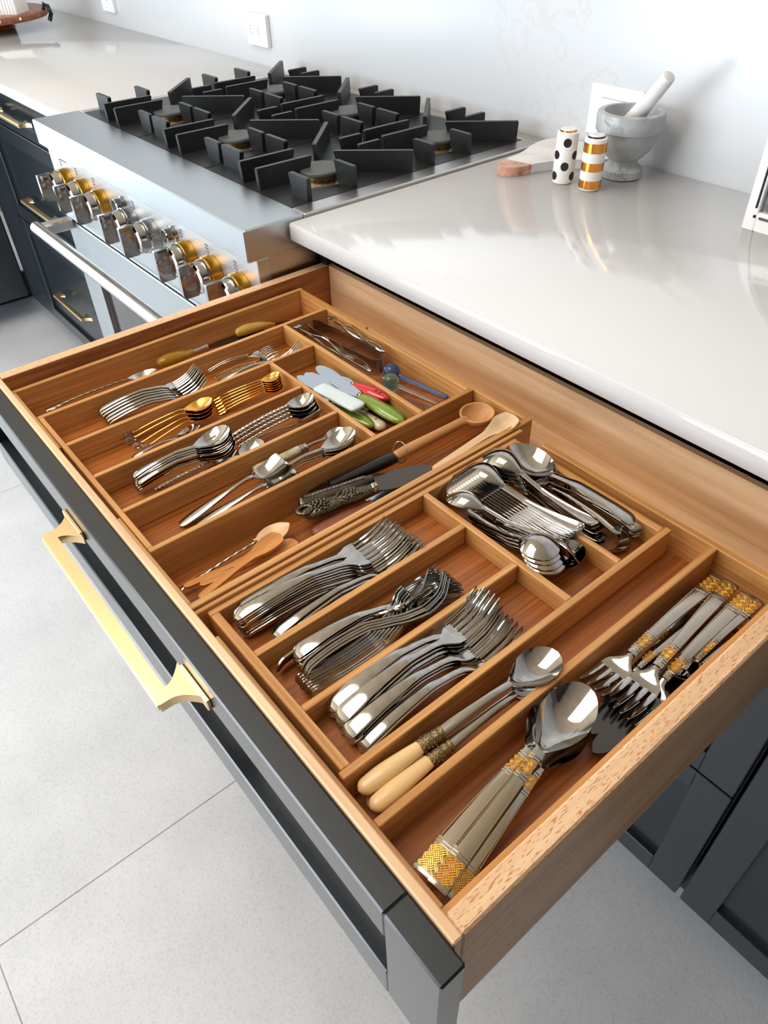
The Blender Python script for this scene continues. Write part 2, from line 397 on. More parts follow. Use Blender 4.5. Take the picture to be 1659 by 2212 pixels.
# ================================================================ THE ROOM
floor = bx('floor', GROUT, None, RX0, RX1, RY0, RY1, RZ0-0.05, RZ0-0.0015, kind='structure')
TX, TY = 1.208, 1.20
tile_mesh = {}
for j in range(-3, 2):
    y0 = -0.385+TY*j; y1 = y0+TY
    if y1 < RY0 or y0 > RY1: continue
    for i in range(-4, 4):
        x0 = 0.189+TX*i + (0.0 if j == 0 else TX/2); x1 = x0+TX
        a0, a1, b0, b1 = max(x0+.001, RX0), min(x1-.001, RX1), max(y0+.001, RY0), min(y1-.001, RY1)
        if a1-a0 < .02 or b1-b0 < .02: continue
        bx('tile', TILE, floor, a0, a1, b0, b1, RZ0-0.0085, RZ0, 0.0008)
bx('ceiling', CEILP, None, RX0, RX1, RY0, RY1, RZ1, RZ1+0.05, kind='structure')
bx('wall_back', SPLASH, None, RX0, RX1, RY1, RY1+0.08, RZ0, RZ1, kind='structure')
bx('wall_right', WALLP, None, RX1, RX1+0.08, RY0, RY1, RZ0, RZ1, kind='structure')
def holed_wall(name, axis, at, th, lo, hi, h0, h1, z0, z1):
    w = MB()
    def b(a0, a1, c0, c1):
        if axis == 'y': w.box(a0, a1, at, at+th, c0, c1)
        else: w.box(at, at+th, a0, a1, c0, c1)
    b(lo, h0, RZ0, RZ1); b(h1, hi, RZ0, RZ1); b(h0, h1, RZ0, z0); b(h0, h1, z1, RZ1)
    return w.build(name, WALLP, None, 0, kind='structure')
holed_wall('wall_front', 'y', RY0, -0.1, RX0, RX1, -2.70, 0.10, -0.83, 1.40)
holed_wall('wall_left', 'x', RX0, -0.1, RY0, RY1, -2.10, 0.0, -0.82, 1.32)
wf = MB()
for k in range(5): wf.box(-2.70+2.80*k/4-.025, -2.70+2.80*k/4+.025, RY0+.06, RY0+.10, -0.83, 1.40, .004)
for k in range(5): wf.box(-2.70, 0.10, RY0+.06, RY0+.10, -0.83+2.23*k/4-.015, -0.83+2.23*k/4+.015, .004)
wf.build('window_1', mat('window_paint', srgb(60, 62, 64), .4), None, 0.4, kind='structure')
wl = MB()
for k in range(4): wl.box(RX0+.06, RX0+.10, -2.10+.70*k-.02, -2.10+.70*k+.02, -.82, 1.32, .004)
for k in range(3): wl.box(RX0+.06, RX0+.10, -2.10, 0, -.82+1.07*k-.02, -.82+1.07*k+.02, .004)
wl.build('window_2', bpy.data.materials['window_paint'], None, 0.4, kind='structure')

# wall plates
def outlet(name, label, x0, x1, z0, z1, th, cat, detail):
    t = thing(name, label, cat, ((x0+x1)/2, RY1, z0))
    yf = RY1-th
    bx('cover_plate', PLAST, t, x0, x1, yf, RY1, z0, z1, .0015)
    cx = (x0+x1)/2-.002; cz = (z0+z1)/2
    if detail == 'outlet':
        bx('receptacle', PLAST, t, cx-.034, cx+.034, yf-.0012, yf+.002, cz-.0165, cz+.0165, .0008)
        sl = MB()
        for sx in (-.019, .017):
            sl.box(cx+sx-.006, cx+sx-.0005, yf-.0016, yf, cz+.006, cz+.0078); sl.box(cx+sx-.006, cx+sx-.0005, yf-.0016, yf, cz-.0078, cz-.006)
            sl.box(cx+sx+.006-.014, cx+sx+.0085-.014, yf-.0016, yf, cz-.002, cz+.002)
        sl.build('socket_slot', SLOT, t, 0, kind='stuff')
    else:
        fr = MB(); fr.box(x0+.024, x1-.024, yf-.0006, yf+.001, cz-.020, cz+.021, .0004)
        fr.build('rocker_frame', SLOT, t, 0)
        bx('rocker', PLAST, t, x0+.0247, x1-.0247, yf-.0016, yf+.001, cz-.0193, cz+.0203, .0005)
    return t
outlet('wall_outlet', 'white wall outlet on the marble backsplash behind the cooktop', -1.088, -.991, .1225, .195, .0127, 'outlet', 'outlet')
outlet('wall_outlet', 'white wall outlet at the far left, over the counter beside the round wooden board', -2.055, -1.962, .118, .20, .0127, 'outlet', 'outlet')
outlet('light_switch', 'white switch plate on the backsplash partly hidden behind the grey mortar', .053, .1616, .1065, .187, .004, 'switch', 'switch')

# ================================================================ COUNTERTOPS
CZ = 0.077; CT = 0.028
def slab(name, label, x0, x1, y0, y1):
    t = MB().box(x0, x1, y0, y1, CZ-CT, CZ, .0028).build(name, QUARTZ, None, 0.9)
    tag(t, label, 'countertop'); return t
slab('countertop', 'white quartz countertop to the right of the range, above the open drawer', -0.0195, RX1-.01, .4635, RY1)
slab('countertop', 'white quartz countertop to the left of the range with the round board on it', -2.62, -.9135, .4635, RY1)
slab('countertop', 'white quartz countertop piece turning forward at the far left corner', -2.62, -1.99, .04, .4625)

# ================================================================ CABINETS
def shaker(parent, name, x0, x1, z0, z1, y, th=.021, s=.05, rt_=None, rb=None, lab=None):
    """shaker front facing -y: face plane y, body y..y+th"""
    rt_ = rt_ or s; rb = rb or s
    m = MB(); m.box(x0, x0+s, y, y+th, z0, z1, .0012); m.box(x1-s, x1, y, y+th, z0, z1, .0012)
    m.box(x0+s-.0005, x1-s+.0005, y, y+th, z1-rt_, z1, .0012); m.box(x0+s-.0005, x1-s+.0005, y, y+th, z0, z0+rb, .0012)
    o = m.build(name, NAVY, parent, 0.4)
    p = MB(); p.box(x0+s-.003, x1-s+.003, y+.010, y+th-.002, z0+rb-.003, z1-rt_+.003)
    p.build('inset_panel', NAVYP, o, 0)
    return o

def handle_mesh(cx, hw, yb, zc, proj=.031, h=.010):
    """flared bracket bar pull facing -y, centred cx, feet at +-hw, base plane yb"""
    m = MB(); yo = yb-proj; z0, z1 = zc-h/2, zc+h/2; b = .0115; n = 8; L_ = []; R_ = []
    for k in range(n+1):
        t = k/n; y = yo+(yb-.003-yo)*t; fl = max(0.0, (t-.30)/.70)**2.0; L_.append((-hw-.016*fl, y))
    for k in range(n+1):
        t = k/n; y = yo+b+(yb-.003-yo-b)*t; fl = max(0.0, (t-.05)/.95)**1.6; R_.append((-hw+.0135+.0165*fl, y))
    half = L_+R_[::-1]
    pl = half+[(-x, y) for x, y in half[::-1]]
    m.prism([(x+cx, y) for x, y in pl], 'z', z0, z1)
    m.box(cx-hw+.001, cx+hw-.001, yo-.0020, yo+.002, z0+.0018, z1-.0018, .0008)
    return m
def foot_plates(cx, hw, yb, zc, h=.010):
    m = MB()
    for sg in (-1, 1):
        xo = cx+sg*(hw-.0065+.003); m.box(xo-.024, xo+.024, yb-.004, yb, zc-h/2-.002, zc+h/2+.002, .001)
    return m

def pull(parent, cx, hw, yb, zc, lab=None):
    h = handle_mesh(cx, hw, yb, zc).build('handle', BRASS, parent, 0.5)
    return h

CF = .4937
# --- cabinet holding the open drawer (drawer itself pulled forward, below)
cab = thing('base_cabinet', 'dark navy base cabinet right of the range that the open cutlery drawer slides out of', 'cabinet', (.42, .75, RZ0))
c = MB()
c.box(-.018, -.002, CF+.022, 1.06, -.743, CZ-CT); c.box(.848, .864, CF+.022, 1.06, -.743, CZ-CT)
c.box(-.002, .848, CF+.022, 1.06, -.743, -.727); c.box(-.002, .848, 1.045, 1.06, -.727, CZ-CT)
c.box(-.002, .848, CF+.022, 1.045, -.176, -.166)
c.build('cabinet_body', NAVYP, cab, 0)
shaker(cab, 'drawer_front', -.018, .8625, -.433, -.168, CF, s=.0505, rt_=.045, rb=.043)
shaker(cab, 'drawer_front', -.018, .8625, -.7425, -.4375, CF, s=.0505, rt_=.043, rb=.0435)
pull(cab, .42, .12, CF, -.19); pull(cab, .42, .12, CF, -.46)
bx('toe_kick', NAVYP, cab, -.018, .866, .565, .58, RZ0, -.743)
cab2 = thing('base_cabinet', 'dark navy base cabinet at the lower right with a recessed door panel', 'cabinet', (1.3, .75, RZ0))
bx('cabinet_body', NAVYP, cab2, .868, 1.75, CF+.022, 1.06, -.743, CZ-CT)
shaker(cab2, 'door', .8705, 1.305, -.7425, .045, CF, s=.0495, rt_=.05, rb=.0488)
shaker(cab2, 'door', 1.308, 1.745, -.7425, .045, CF, s=.0495, rt_=.05, rb=.0488)
bx('toe_kick', NAVYP, cab2, .868, 1.75, .565, .58, RZ0, -.743)
cab3 = thing('base_cabinet', 'dark navy drawer cabinet left of the range with three brass handles', 'cabinet', (-1.35, .75, RZ0))
bx('cabinet_body', NAVYP, cab3, -2.02, -.915, CF+.022, 1.06, -.743, CZ-CT)
for z0, z1, hz in ((-.066, .045, -.040), (-.374, -.0705, -.285), (-.7425, -.3785, -.585)):
    shaker(cab3, 'drawer_front', -1.784, -.918, z0, z1, CF, s=.045, rt_=.030 if z0 > -.1 else .045, rb=.030 if z0 > -.1 else .045)
pull(cab3, -1.435, .125, CF, -.016); pull(cab3, -1.435, .120, CF, -.268); pull(cab3, -1.435, .120, CF, -.575)
bx('filler_panel', NAVY, cab3, -2.0, -1.787, CF, CF+.021, -.7425, .045)
bx('toe_kick', NAVYP, cab3, -2.02, -.915, .565, .58, RZ0, -.743)
cab4 = thing('base_cabinet', 'dark navy cabinet in shadow at the far left corner', 'cabinet', (-2.3, .27, RZ0))
bx('cabinet_body', NAVYP, cab4, -2.6, -2.05, .06, CF, -.743, CZ-CT)
for y0 in (.065,):
    m = MB(); m.box(-2.05, -2.025, y0, y0+.42, -.7425, .045, .0012); o = m.build('door', NAVY, cab4, .4)
bx('toe_kick', NAVYP, cab4, -2.28, -2.26, .06, CF+.07, RZ0, -.743)

# out of view: tall dark cabinets added for the cutlery to reflect
tall = thing('added_dark_cabinet', 'unseen run of tall dark navy cabinets added along the right wall for reflections', 'cabinet', (2.7, -1.0, RZ0))
for k in range(4): bx('added_dark_unit', NAVYP, tall, 2.35, 2.98, -2.5+.72*k, -2.5+.72*k+.715, RZ0+.08, 1.45, .002)
up_c = thing('added_dark_cabinet', 'unseen tall dark navy cabinet added right of the glass door for reflections', 'cabinet', (1.4, -2.9, RZ0))
for k in range(3): bx('added_dark_unit', NAVYP, up_c, .22+.66*k, .22+.66*k+.655, -3.18, -2.60, RZ0+.08, 1.45, .002)
# ================================================================ RANGE
X0, X1 = -.9114, -.0248
rg = thing('gas_range', 'stainless steel gas range with black cast iron grates and gold trimmed knobs', 'range', (-.468, .73, RZ0))
b = MB(); b.box(X0+.0008, X1-.0008, .425, 1.060, -.76, .0655); b.box(X0+.03, X1-.03, .50, 1.02, RZ0, -.76)
b.build('oven_body', STY, rg, 0)
bx('control_shelf', STX, rg, X0, X1, .3886, .4970, .0313, .0818, .0022)
bx('control_panel', PANEL, rg, X0, X1, .4040, .426, -.1245, .0325, .001)
m = MB(); m.box(X1-.036, X1, .4975, 1.055, .066, .0805, .002); m.box(X0, X0+.022, .4975, 1.055, .066, .0805, .002)
m.box(X0, X1, 1.030, 1.062, .066, .0815, .002)
m.build('cooktop_rim', STY, rg, .4)
bx('cooktop_pan', ENAM, rg, X0+.02, X1-.034, .497, 1.032, .054, .062)
bx('control_panel_trim', STX, rg, X0, X1, .400, .406, -.1285, -.1235, .001)
# oven door
d = MB(); d.box(X0, X0+.115, .398, .425, -.70, -.132, .002); d.box(X1-.115, X1, .398, .425, -.70, -.132, .002)
d.box(X0+.1145, X1-.1145, .398, .425, -.235, -.132, .002); d.box(X0+.1145, X1-.1145, .398, .425, -.70, -.62, .002)
dr = d.build('oven_door', STX, rg, .4)
bx('oven_window', GLASSD, dr, X0+.11, X1-.11, .404, .418, -.63, -.23)
wt = MB(); wt.box(X0+.112, X0+.1175, .395, .4, -.623, -.232); wt.box(X0+.112, X1-.112, .395, .4, -.2375, -.232)
wt.build('window_trim', CHROME, dr, 0)
bar = MB(); bar.tube([(X0+.012, .322, -.134), (X1-.012, .322, -.134)], .0145, 20)
bar.box(X0+.016, X0+.046, .322, .399, -.147, -.123, .004); bar.box(X1-.046, X1-.016, .322, .399, -.147, -.123, .004)
bar.build('oven_handle', brushed('handle_steel', srgb(214, 212, 210), 'x', .22), dr, .6)
# knobs
def knob(x, ringm, gold):
    z = -.034
    k = MB(); k.lathe([(.031, .4038), (.0315, .400), (.0305, .386), (.029, .3845)], 40, (x, 0, z), 'y')
    kb = k.build('knob', ringm, rg, .5)
    r = MB(); r.lathe([(.0285, .3865), (.0285, .378), (.0265, .372), (.0262, .366), (.022, .3635)], 40, (x, 0, z), 'y')
    r.build('knob_body', CHROME, kb, .5)
    # grip: an arched open bracket standing across the face
    g = MB(); n = 14; zt = z+.028; zb = z-.028; yo = .338
    pts = [(zt, .366), (zt, yo+.001), (zt-.002, yo)]
    pts += [(zb+.006, yo), (zb+.001, yo+.003), (zb, yo+.008), (zb, .366)]
    g.prism([(y, zz) for zz, y in pts][::-1], 'x', x-.0045, x+.0045)
    g.build('grip', CHROME, kb, .4)
    hz = MB(); hz.lathe([(.016, x-.0052), (.0165, x-.0050), (.0165, x+.0050), (.016, x+.0052)], 28, (0, .356, z), 'x')
    hz.build('grip_boss', STEELD, kb, .5)
    if gold:
        c_ = MB(); c_.tube([(x+.024*math.cos(a), .3835, z+.024*math.sin(a)) for a in [PI*.25+PI*.5*i/8 for i in range(9)]], .0045, 8)
        c_.build('pointer_ring', ringm, kb, .6)
    return kb
for x, g in ((-.8255, 1), (-.7285, 1), (-.6375, 1), (-.4975, 0), (-.4085, 0), (-.2645, 1), (-.1765, 1), (-.0835, 1)):
    knob(x, GOLDK if g else CHROME, True)
for x in (-.5275, -.315):
    k = MB(); k.lathe([(.0155, .4038), (.0155, .399), (.013, .398), (.0128, .386), (.011, .3845)], 28, (x, 0, -.007), 'y')
    k.build('push_button', CHROME, rg, .5)
# printed burner marks over the knobs
for x in (-.85, -.7616, -.668, -.479, -.285, -.192, -.0986):
    mk = MB()
    for i in range(2):
        for j in range(3):
            mk.box(x-.004+.006*i, x-.001+.006*i, .4034, .4041, .0+.0055*j-.004, .003+.0055*j-.004)
    mk.build('burner_marking', mat('print_grey', srgb(110, 114, 118), .6) if 'print_grey' not in bpy.data.materials else bpy.data.materials['print_grey'], rg, 0)
mk = MB(); mk.box(-.842, -.812, .4034, .4041, .0085, .0115); mk.build('panel_lettering', bpy.data.materials['print_grey'], rg, 0)

# burners and grates
def fin(p, q, z0=.0745, z1=.1140, th=.0098, under=.011, under_q=0.004):
    """upright cast plate from p (outer foot) to q (inner end, undercut)"""
    P, Q = Vector((p[0], p[1], 0)), Vector((q[0], q[1], 0)); t = (Q-P).normalized(); n = Vector((-t.y, t.x, 0))*th/2
    L_ = (Q-P).length; c_ = .0018
    prof = [(under_q*.5, z0), (L_-under, z0), (L_, z1-c_), (L_-c_, z1), (c_, z1), (0, z1-c_)]
    vs = []; k = len(prof)
    for s_, ins in ((-1, 0), (1, 0)):
        for u, z in prof:
            w = P+t*u+n*s_*(1 if z < z1-.003 else .82); vs.append((w.x, w.y, z))
    fs = [tuple(range(k)), tuple(range(2*k-1, k-1, -1))] + [(i, k+i, k+(i+1) % k, (i+1) % k) for i in range(k)]
    m = MB(); m.add(vs, fs); return m

for gi, dx in enumerate((0.0, -.277, -.554)):
    cx = -.1985+dx
    xa, xb = cx-.1375, cx+.1365
    g = MB()
    for (ya, yb_, bc) in ((.4985, .7605, .6235), (.7605, 1.0285, .893)):
        bcx = cx+.045; R = .064; n = 32; ring = []; outer = []
        for k in range(n):
            a = 2*PI*k/n; ca, sa = math.cos(a), math.sin(a)
            ring.append((bcx+R*ca, bc+R*sa))
            tx = (xb-bcx)/ca if ca > 1e-6 else ((xa-bcx)/ca if ca < -1e-6 else 9); ty = (yb_-bc)/sa if sa > 1e-6 else ((ya-bc)/sa if sa < -1e-6 else 9)
            t = min(tx, ty); outer.append((bcx+t*ca, bc+t*sa))
        # snap nearest outer vertices to the corners
        for cxn, cyn in ((xa, ya), (xb, ya), (xa, yb_), (xb, yb_)):
            k = min(range(n), key=lambda i: (outer[i][0]-cxn)**2+(outer[i][1]-cyn)**2); outer[k] = (cxn, cyn)
        vs = [(x, y, .0800) for x, y in ring]+[(x, y, .0800) for x, y in outer]+[(x, y, .0700) for x, y in ring]+[(x, y, .0630) for x, y in outer]
        fs = []
        for k in range(n):
            k2 = (k+1) % n
            fs += [(k, n+k, n+k2, k2), (k, k2, 2*n+k2, 2*n+k), (n+k, 3*n+k, 3*n+k2, n+k2)]
        g.add(vs, fs)
    gr = g.build('grate', BLACK, rg, .5)
    F = []
    for b0, by in ((.505, 0), (.772, .265)):
        F += [((cx-.024, b0), (cx-.022, b0+.108)), ((cx+.029, b0), (cx+.031, b0+.108))]
    for yy in (.538, .630, .804, .893):
        F += [((xb-.004, yy), (xb-.056, yy)), ((xa+.004, yy), (xa+.068, yy))]
    for off in (0, .262):
        F += [((cx+.142, .757+off), (cx+.038, .657+off)), ((cx-.122, .759+off), (cx-.018, .656+off))]
        F += [((cx-.014, .7575+off if off == 0 else 1.020), (cx-.014, .709+off)), ((cx+.040, .7575+off if off == 0 else 1.020), (cx+.040, .709+off))]
    for p, q in F:
        q = (min(max(q[0], xa), xb), q[1]); p = (min(max(p[0], xa+.004), xb-.004), p[1])
        fin(p, q).build('fin', BLACK, gr, .3)
    for by in (.6235, .893):
        bcx = cx+.045
        h = MB(); h.lathe([(.052, .0615), (.056, .064), (.055, .066), (.047, .067), (.044, .070), (.0425, .0765), (.039, .078)], 40, (bcx, by, 0))
        bo = h.build('burner', ALU, rg, .5)
        r = MB(); r.lathe([(.0365, .0765), (.0365, .0880), (.034, .089)], 36, (bcx, by, 0)); r.build('flame_ring', BRB, bo, .5)
        hl = MB()
        for k in range(20):
            a = 2*PI*k/20; px_, py_ = bcx+.0362*math.cos(a), by+.0362*math.sin(a)
            hl.box(px_-.0011, px_+.0011, py_-.0011, py_+.0011, .0815, .0840)
        hl.build('flame_port', ENAM, bo, 0, kind='stuff')
        cp = MB(); cp.lathe([(.0370, .0888), (.0385, .0900), (.0385, .0935), (.0365, .0955), (.024, .0962)], 40, (bcx, by, 0)); cp.build('burner_cap', CAPM, bo, .5)

# ================================================================ OPEN DRAWER
DW, DB, T = .8296, .5169, .0162
ZD = -.068
dw = thing('drawer', 'open navy fronted wooden kitchen drawer full of cutlery in bamboo trays', 'drawer', (.415, .25, -.163))
def sidepanel(x0, x1, m):
    return bx('side_panel', m, dw, x0, x1, 0, DB+.012, -.150, 0, .0018)
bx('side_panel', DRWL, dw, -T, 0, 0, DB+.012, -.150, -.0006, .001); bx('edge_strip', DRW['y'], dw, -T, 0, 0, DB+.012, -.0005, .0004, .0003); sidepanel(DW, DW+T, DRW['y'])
bx('box_front', DRWB, dw, -T, DW+T, -.008, -.0003, -.150, 0, .0012)
bx('back_panel', DRWB, dw, .0003, DW-.0003, DB, DB+.012, -.150, 0, .0018)
bx('bottom_panel', DRWB, dw, .0003, DW-.0003, .0003, DB-.0003, ZD-.009, ZD)
# painted front
FX0, FX1, FY, FT = -.085, .8574, -.0291, .0205
f = MB(); z0, z1 = -.163, -.0042
f.box(FX0, FX0+.028, FY, FY+FT, z0, z1, .0015); f.box(FX1-.0535, FX1, FY, FY+FT, z0, z1, .0015)
f.box(FX0+.0275, FX1-.053, FY, FY+FT, z1-.0404, z1, .0015); f.box(FX0+.0275, FX1-.053, FY, FY+FT, z0, -.1175, .0015)
ff = f.build('drawer_front', NAVY, dw, .4)
ip = MB(); ip.box(FX0+.02, FX1-.045, FY+.0135, FY+FT-.001, -.1235, -.038); ip.build('inset_panel', NAVYP, ff, 0)
hm = handle_mesh(.4235, .1335, FY, -.0330, .0345, .010); hd = hm.build('handle', BRASS, dw, .5)
for sg in (-1, 1):
    fx_ = .4235+sg*.1335-sg*.0005; bx('handle_foot', BRASS, hd, fx_-.0245, fx_+.0245, FY-.0042, FY, -.0395, -.0265, .001)

# ================================================================ BAMBOO TRAYS
ZB = ZD+.0005
def rail(t, x0, x1, y0, y1, z1, z0=None, name='rail', m=None):
    a = 'x' if (x1-x0) > (y1-y0) else 'y'
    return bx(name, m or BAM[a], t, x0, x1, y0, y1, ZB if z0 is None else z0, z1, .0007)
Z1 = -.016; FL = -.0445; FW = -.0570
o1 = thing('cutlery_tray', 'left expandable bamboo cutlery tray with small spoons, knives and wooden spoons', 'tray', (.25, .23, ZB))
rail(o1, .0065, .0135, .0012, .4572, Z1)                       # left wing outer side
rail(o1, .0137, .1689, .0012, .0068, Z1-.0006, name='wing_rail'); rail(o1, .0137, .1788, .4508, .4570, Z1-.0006, name='wing_rail')
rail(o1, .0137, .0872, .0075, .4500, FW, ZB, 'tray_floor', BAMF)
rail(o1, .0878, .0942, .0075, .4500, Z1)
rail(o1, .0944, .3934, .0075, .0135, Z1); rail(o1, .0944, .3934, .4440, .4500, Z1)
rail(o1, .3936, .4000, .0075, .4500, Z1)
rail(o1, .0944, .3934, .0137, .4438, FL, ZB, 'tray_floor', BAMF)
for x, yb_ in ((.166, .3650), (.2445, .2915), (.3205, .2915)):
    rail(o1, x, x+.006, .0137, yb_, Z1, FL, 'divider')
rail(o1, .0944, .3934, .3655, .3715, Z1, FL, 'divider'); rail(o1, .1722, .3934, .2920, .2980, Z1, FL, 'divider')
rail(o1, .4850, .4925, .0012, .4572, Z1)
rail(o1, .3309, .4848, .0012, .0068, Z1-.0006, name='wing_rail'); rail(o1, .3327, .4848, .4508, .4570, Z1-.0006, name='wing_rail')
rail(o1, .4002, .4848, .0075, .4500, FW, ZB, 'tray_floor', BAMF)
m = MB(); m.box(.4926, .4942, .004, .4545, -.0265, -.0215, .0005); m.build('groove_strip', BAM['y'], o1, .3)

Z2 = -.021; F2 = -.0440
o2 = thing('cutlery_tray', 'right expandable bamboo cutlery tray with stainless forks, spoons and gold trimmed cutlery', 'tray', (.66, .22, ZB))
rail(o2, .4945, .4996, .0012, .4330, -.0175, name='wing_rail')
rail(o2, .4998, .5063, .0137, .4180, Z2)
rail(o2, .5065, .7023, .0137, .0222, Z2); rail(o2, .5065, .7023, .4095, .4180, Z2)
rail(o2, .7025, .7095, .0107, .4210, Z2)
rail(o2, .5065, .7023, .0224, .4093, F2, ZB, 'tray_floor', BAMF)
for x in (.5650, .6365): rail(o2, x, x+.007, .0224, .2695, Z2, F2, 'divider')
rail(o2, .5065, .7023, .2700, .2770, Z2, F2, 'divider'); rail(o2, .5065, .7023, .3432, .3500, Z2, F2, 'divider')
rail(o2, .7470, .7540, .0082, .4306, Z2, -.0555, 'divider')
rail(o2, .8208, .8290, .0010, .4385, Z2)
rail(o2, .5300, .8206, .0010, .0080, Z2, name='wing_rail'); rail(o2, .5297, .8206, .4308, .4385, Z2, name='wing_rail')
rail(o2, .7097, .8206, .0082, .4306, -.0555, ZB, 'tray_floor', BAMF)

# ================================================================ CUTLERY: one builder per kind
# every kind is drawn along +x: handle end at (0,0,0), tip at (L,0,0), working side up
KINDS = {}
def handle_st(L, neck, w_end, w_mid, w_neck, arch, zt, crown=-.0010):
    """stations of an arched flat handle from its rounded end to the neck"""
    c = lambda x, z: z - x/L*zt
    return [(0, w_end*.92, c(0, 0), crown), (.06*L, w_end, c(.06*L, arch*.45), crown), (.22*L, w_end*.80, c(.22*L, arch*.85), crown),
            (.42*L, w_mid, c(.42*L, arch), crown*.9), (neck*.86, w_neck*1.02, c(neck*.86, arch*.72), crown), (neck, w_neck, c(neck, arch*.45), crown)]

def kind_fork(L=.18, hw=.0105, head=.0125, w_end=.0095, arch=.010, tip=.016, th=.0020, mh=None, mt=None, tines=4, neck=.60, root=.755, hpart='handle'):
    mh = mh or STEEL; mt = mt or STEEL
    nk = neck*L; st = handle_st(L, nk, w_end, w_end*.52, .0030, arch, tip)
    h = MB().shell(rend(st, w_end), th, 30, 7)
    c = lambda x, z: z - x/L*tip
    rx = root*L
    zz = [(nk-.0008, c(nk, arch*.45)), (rx*.94, c(rx, .0012)), (rx, c(rx, -.0006)), ((rx+L)/2, c((rx+L)/2, .0042)), (L, 0)]
    def zf(x):
        return hermite([(a, b) for a, b in zz], x)[0]
    t = MB()
    hd = head
    g_ = rx-nk; t.shell([(nk-.0008, .0030, zf(nk-.0008), -.001)]+[(nk+g_*u, w_, zf(nk+g_*u), d_) for u, w_, d_ in ((.22, .0036, -.0009), (.45, hd*.52, -.0003), (.62, hd*.80, .0004), (.78, hd*.94, .0009), (1.02, hd, .0012))], th, 18, 9)
    tw = hd*2/(tines+(tines-1)*.62)
    for i in range(tines):
        yc = -hd+tw/2+i*tw*1.62
        n = 7; vs = []; fs = []
        for k in range(n):
            x = rx+(L-rx)*k/(n-1)*(1.0 if abs(yc) < hd*.5 else .992); s = 1-.38*(k/(n-1))**2
            if k == n-1: s *= .55
            z = zf(x); ych = yc*(1-.05*k/(n-1))
            vs += [(x, ych-tw/2*s, z-.0004), (x, ych+tw/2*s, z-.0004), (x, ych+tw/2*s*.8, z-th*.85), (x, ych-tw/2*s*.8, z-th*.85), (x, ych, z+.0003)]
        for k in range(n-1):
            a = k*5; b = a+5
            for p, q in ((0, 4), (4, 1), (1, 2), (2, 3), (3, 0)): fs.append((a+p, a+q, b+q, b+p))
        fs.append((0, 3, 2, 1, 4)); a = (n-1)*5; fs.append((a, a+4, a+1, a+2, a+3)); t.add(vs, fs)
    return L, [(hpart, h, mh, None), ('tines', t, mt, None)]

def bowl_st(L, nk, bw, dish, zt, z0, shape=.62, wn=.0030):
    c = lambda x, z: z - x/L*zt
    bl = L-nk; S = [(nk-.0006, wn, z0, -.0008)]
    for u in (.08, .16, .26, .38, .5, .62, .74, .84, .91, .96, .985, 1.0):
        if u < shape:
            a = u/shape; w = wn+(bw-wn)*(math.sin(a*PI/2)**.92 if a < 1 else 1)
        else: w = bw*math.sqrt(max(0, 1-((u-shape)/(1-shape))**2))
        dd = dish*math.sin(PI*min(1, u**.92))**1.0 if u < 1 else 0
        z = z0*(1-u)**2 + c(nk+bl*u, zt*u*u*.92+.001)*(1-(1-u)**2)
        S.append((nk+bl*u, max(w, .0004), z, max(dd, 0)))
    return S

def kind_spoon(L=.17, bw=.0165, bl=.052, w_end=.0085, arch=.009, tip=.009, dish=.008, th=.0015, mh=None, mb=None, wn=.0028, shape=.60, mid=.52):
    mh = mh or STEEL; mb = mb or mh; nk = L-bl
    st = handle_st(L, nk, w_end, w_end*mid, wn, arch, tip)
    h = MB().shell(rend(st, w_end), th, 30, 7)
    z0 = hermite(st, nk)[1]
    b = MB().shell(bowl_st(L, nk, bw, dish, tip, z0, shape, wn), th*.8, 34, 13)
    return L, [('handle', h, mh, None), ('bowl', b, mb, None)]

def weave(m, x0, x1, w0, w1, z, cell=.0044, h=.0008):
    """diagonal basket weave of little bars laid over a tapering band"""
    n = int((x1-x0+2*max(w0, w1))/cell)+2; c45 = math.sqrt(.5); xc = (x0+x1)/2
    for i in range(-n, n):
        for j in range(-n, n):
            for k in range(3):
                q = MB()
                if (i+j) % 2: q.box(cell*i-.0003, cell*(i+1)+.0003, cell*(j+k/3)+.00016, cell*(j+(k+1)/3)-.00016, -.0006, h, .0003)
                else: q.box(cell*(i+k/3)+.00016, cell*(i+(k+1)/3)-.00016, cell*j-.0003, cell*(j+1)+.0003, -.0006, h, .0003)
                r = [(xc+c45*(x-y), c45*(x+y), zz+z) for x, y, zz in q.v]
                mx = sum(p[0] for p in r)/len(r); my = sum(p[1] for p in r)/len(r); w = w0+(w1-w0)*(mx-x0)/(x1-x0)
                if not (x0+.0002 < mx < x1-.0002 and abs(my) < w-.0003): continue
                r = [(min(max(x, x0), x1), min(max(y, -w), w), zz) for x, y, zz in r]
                m.add(r, q.f)

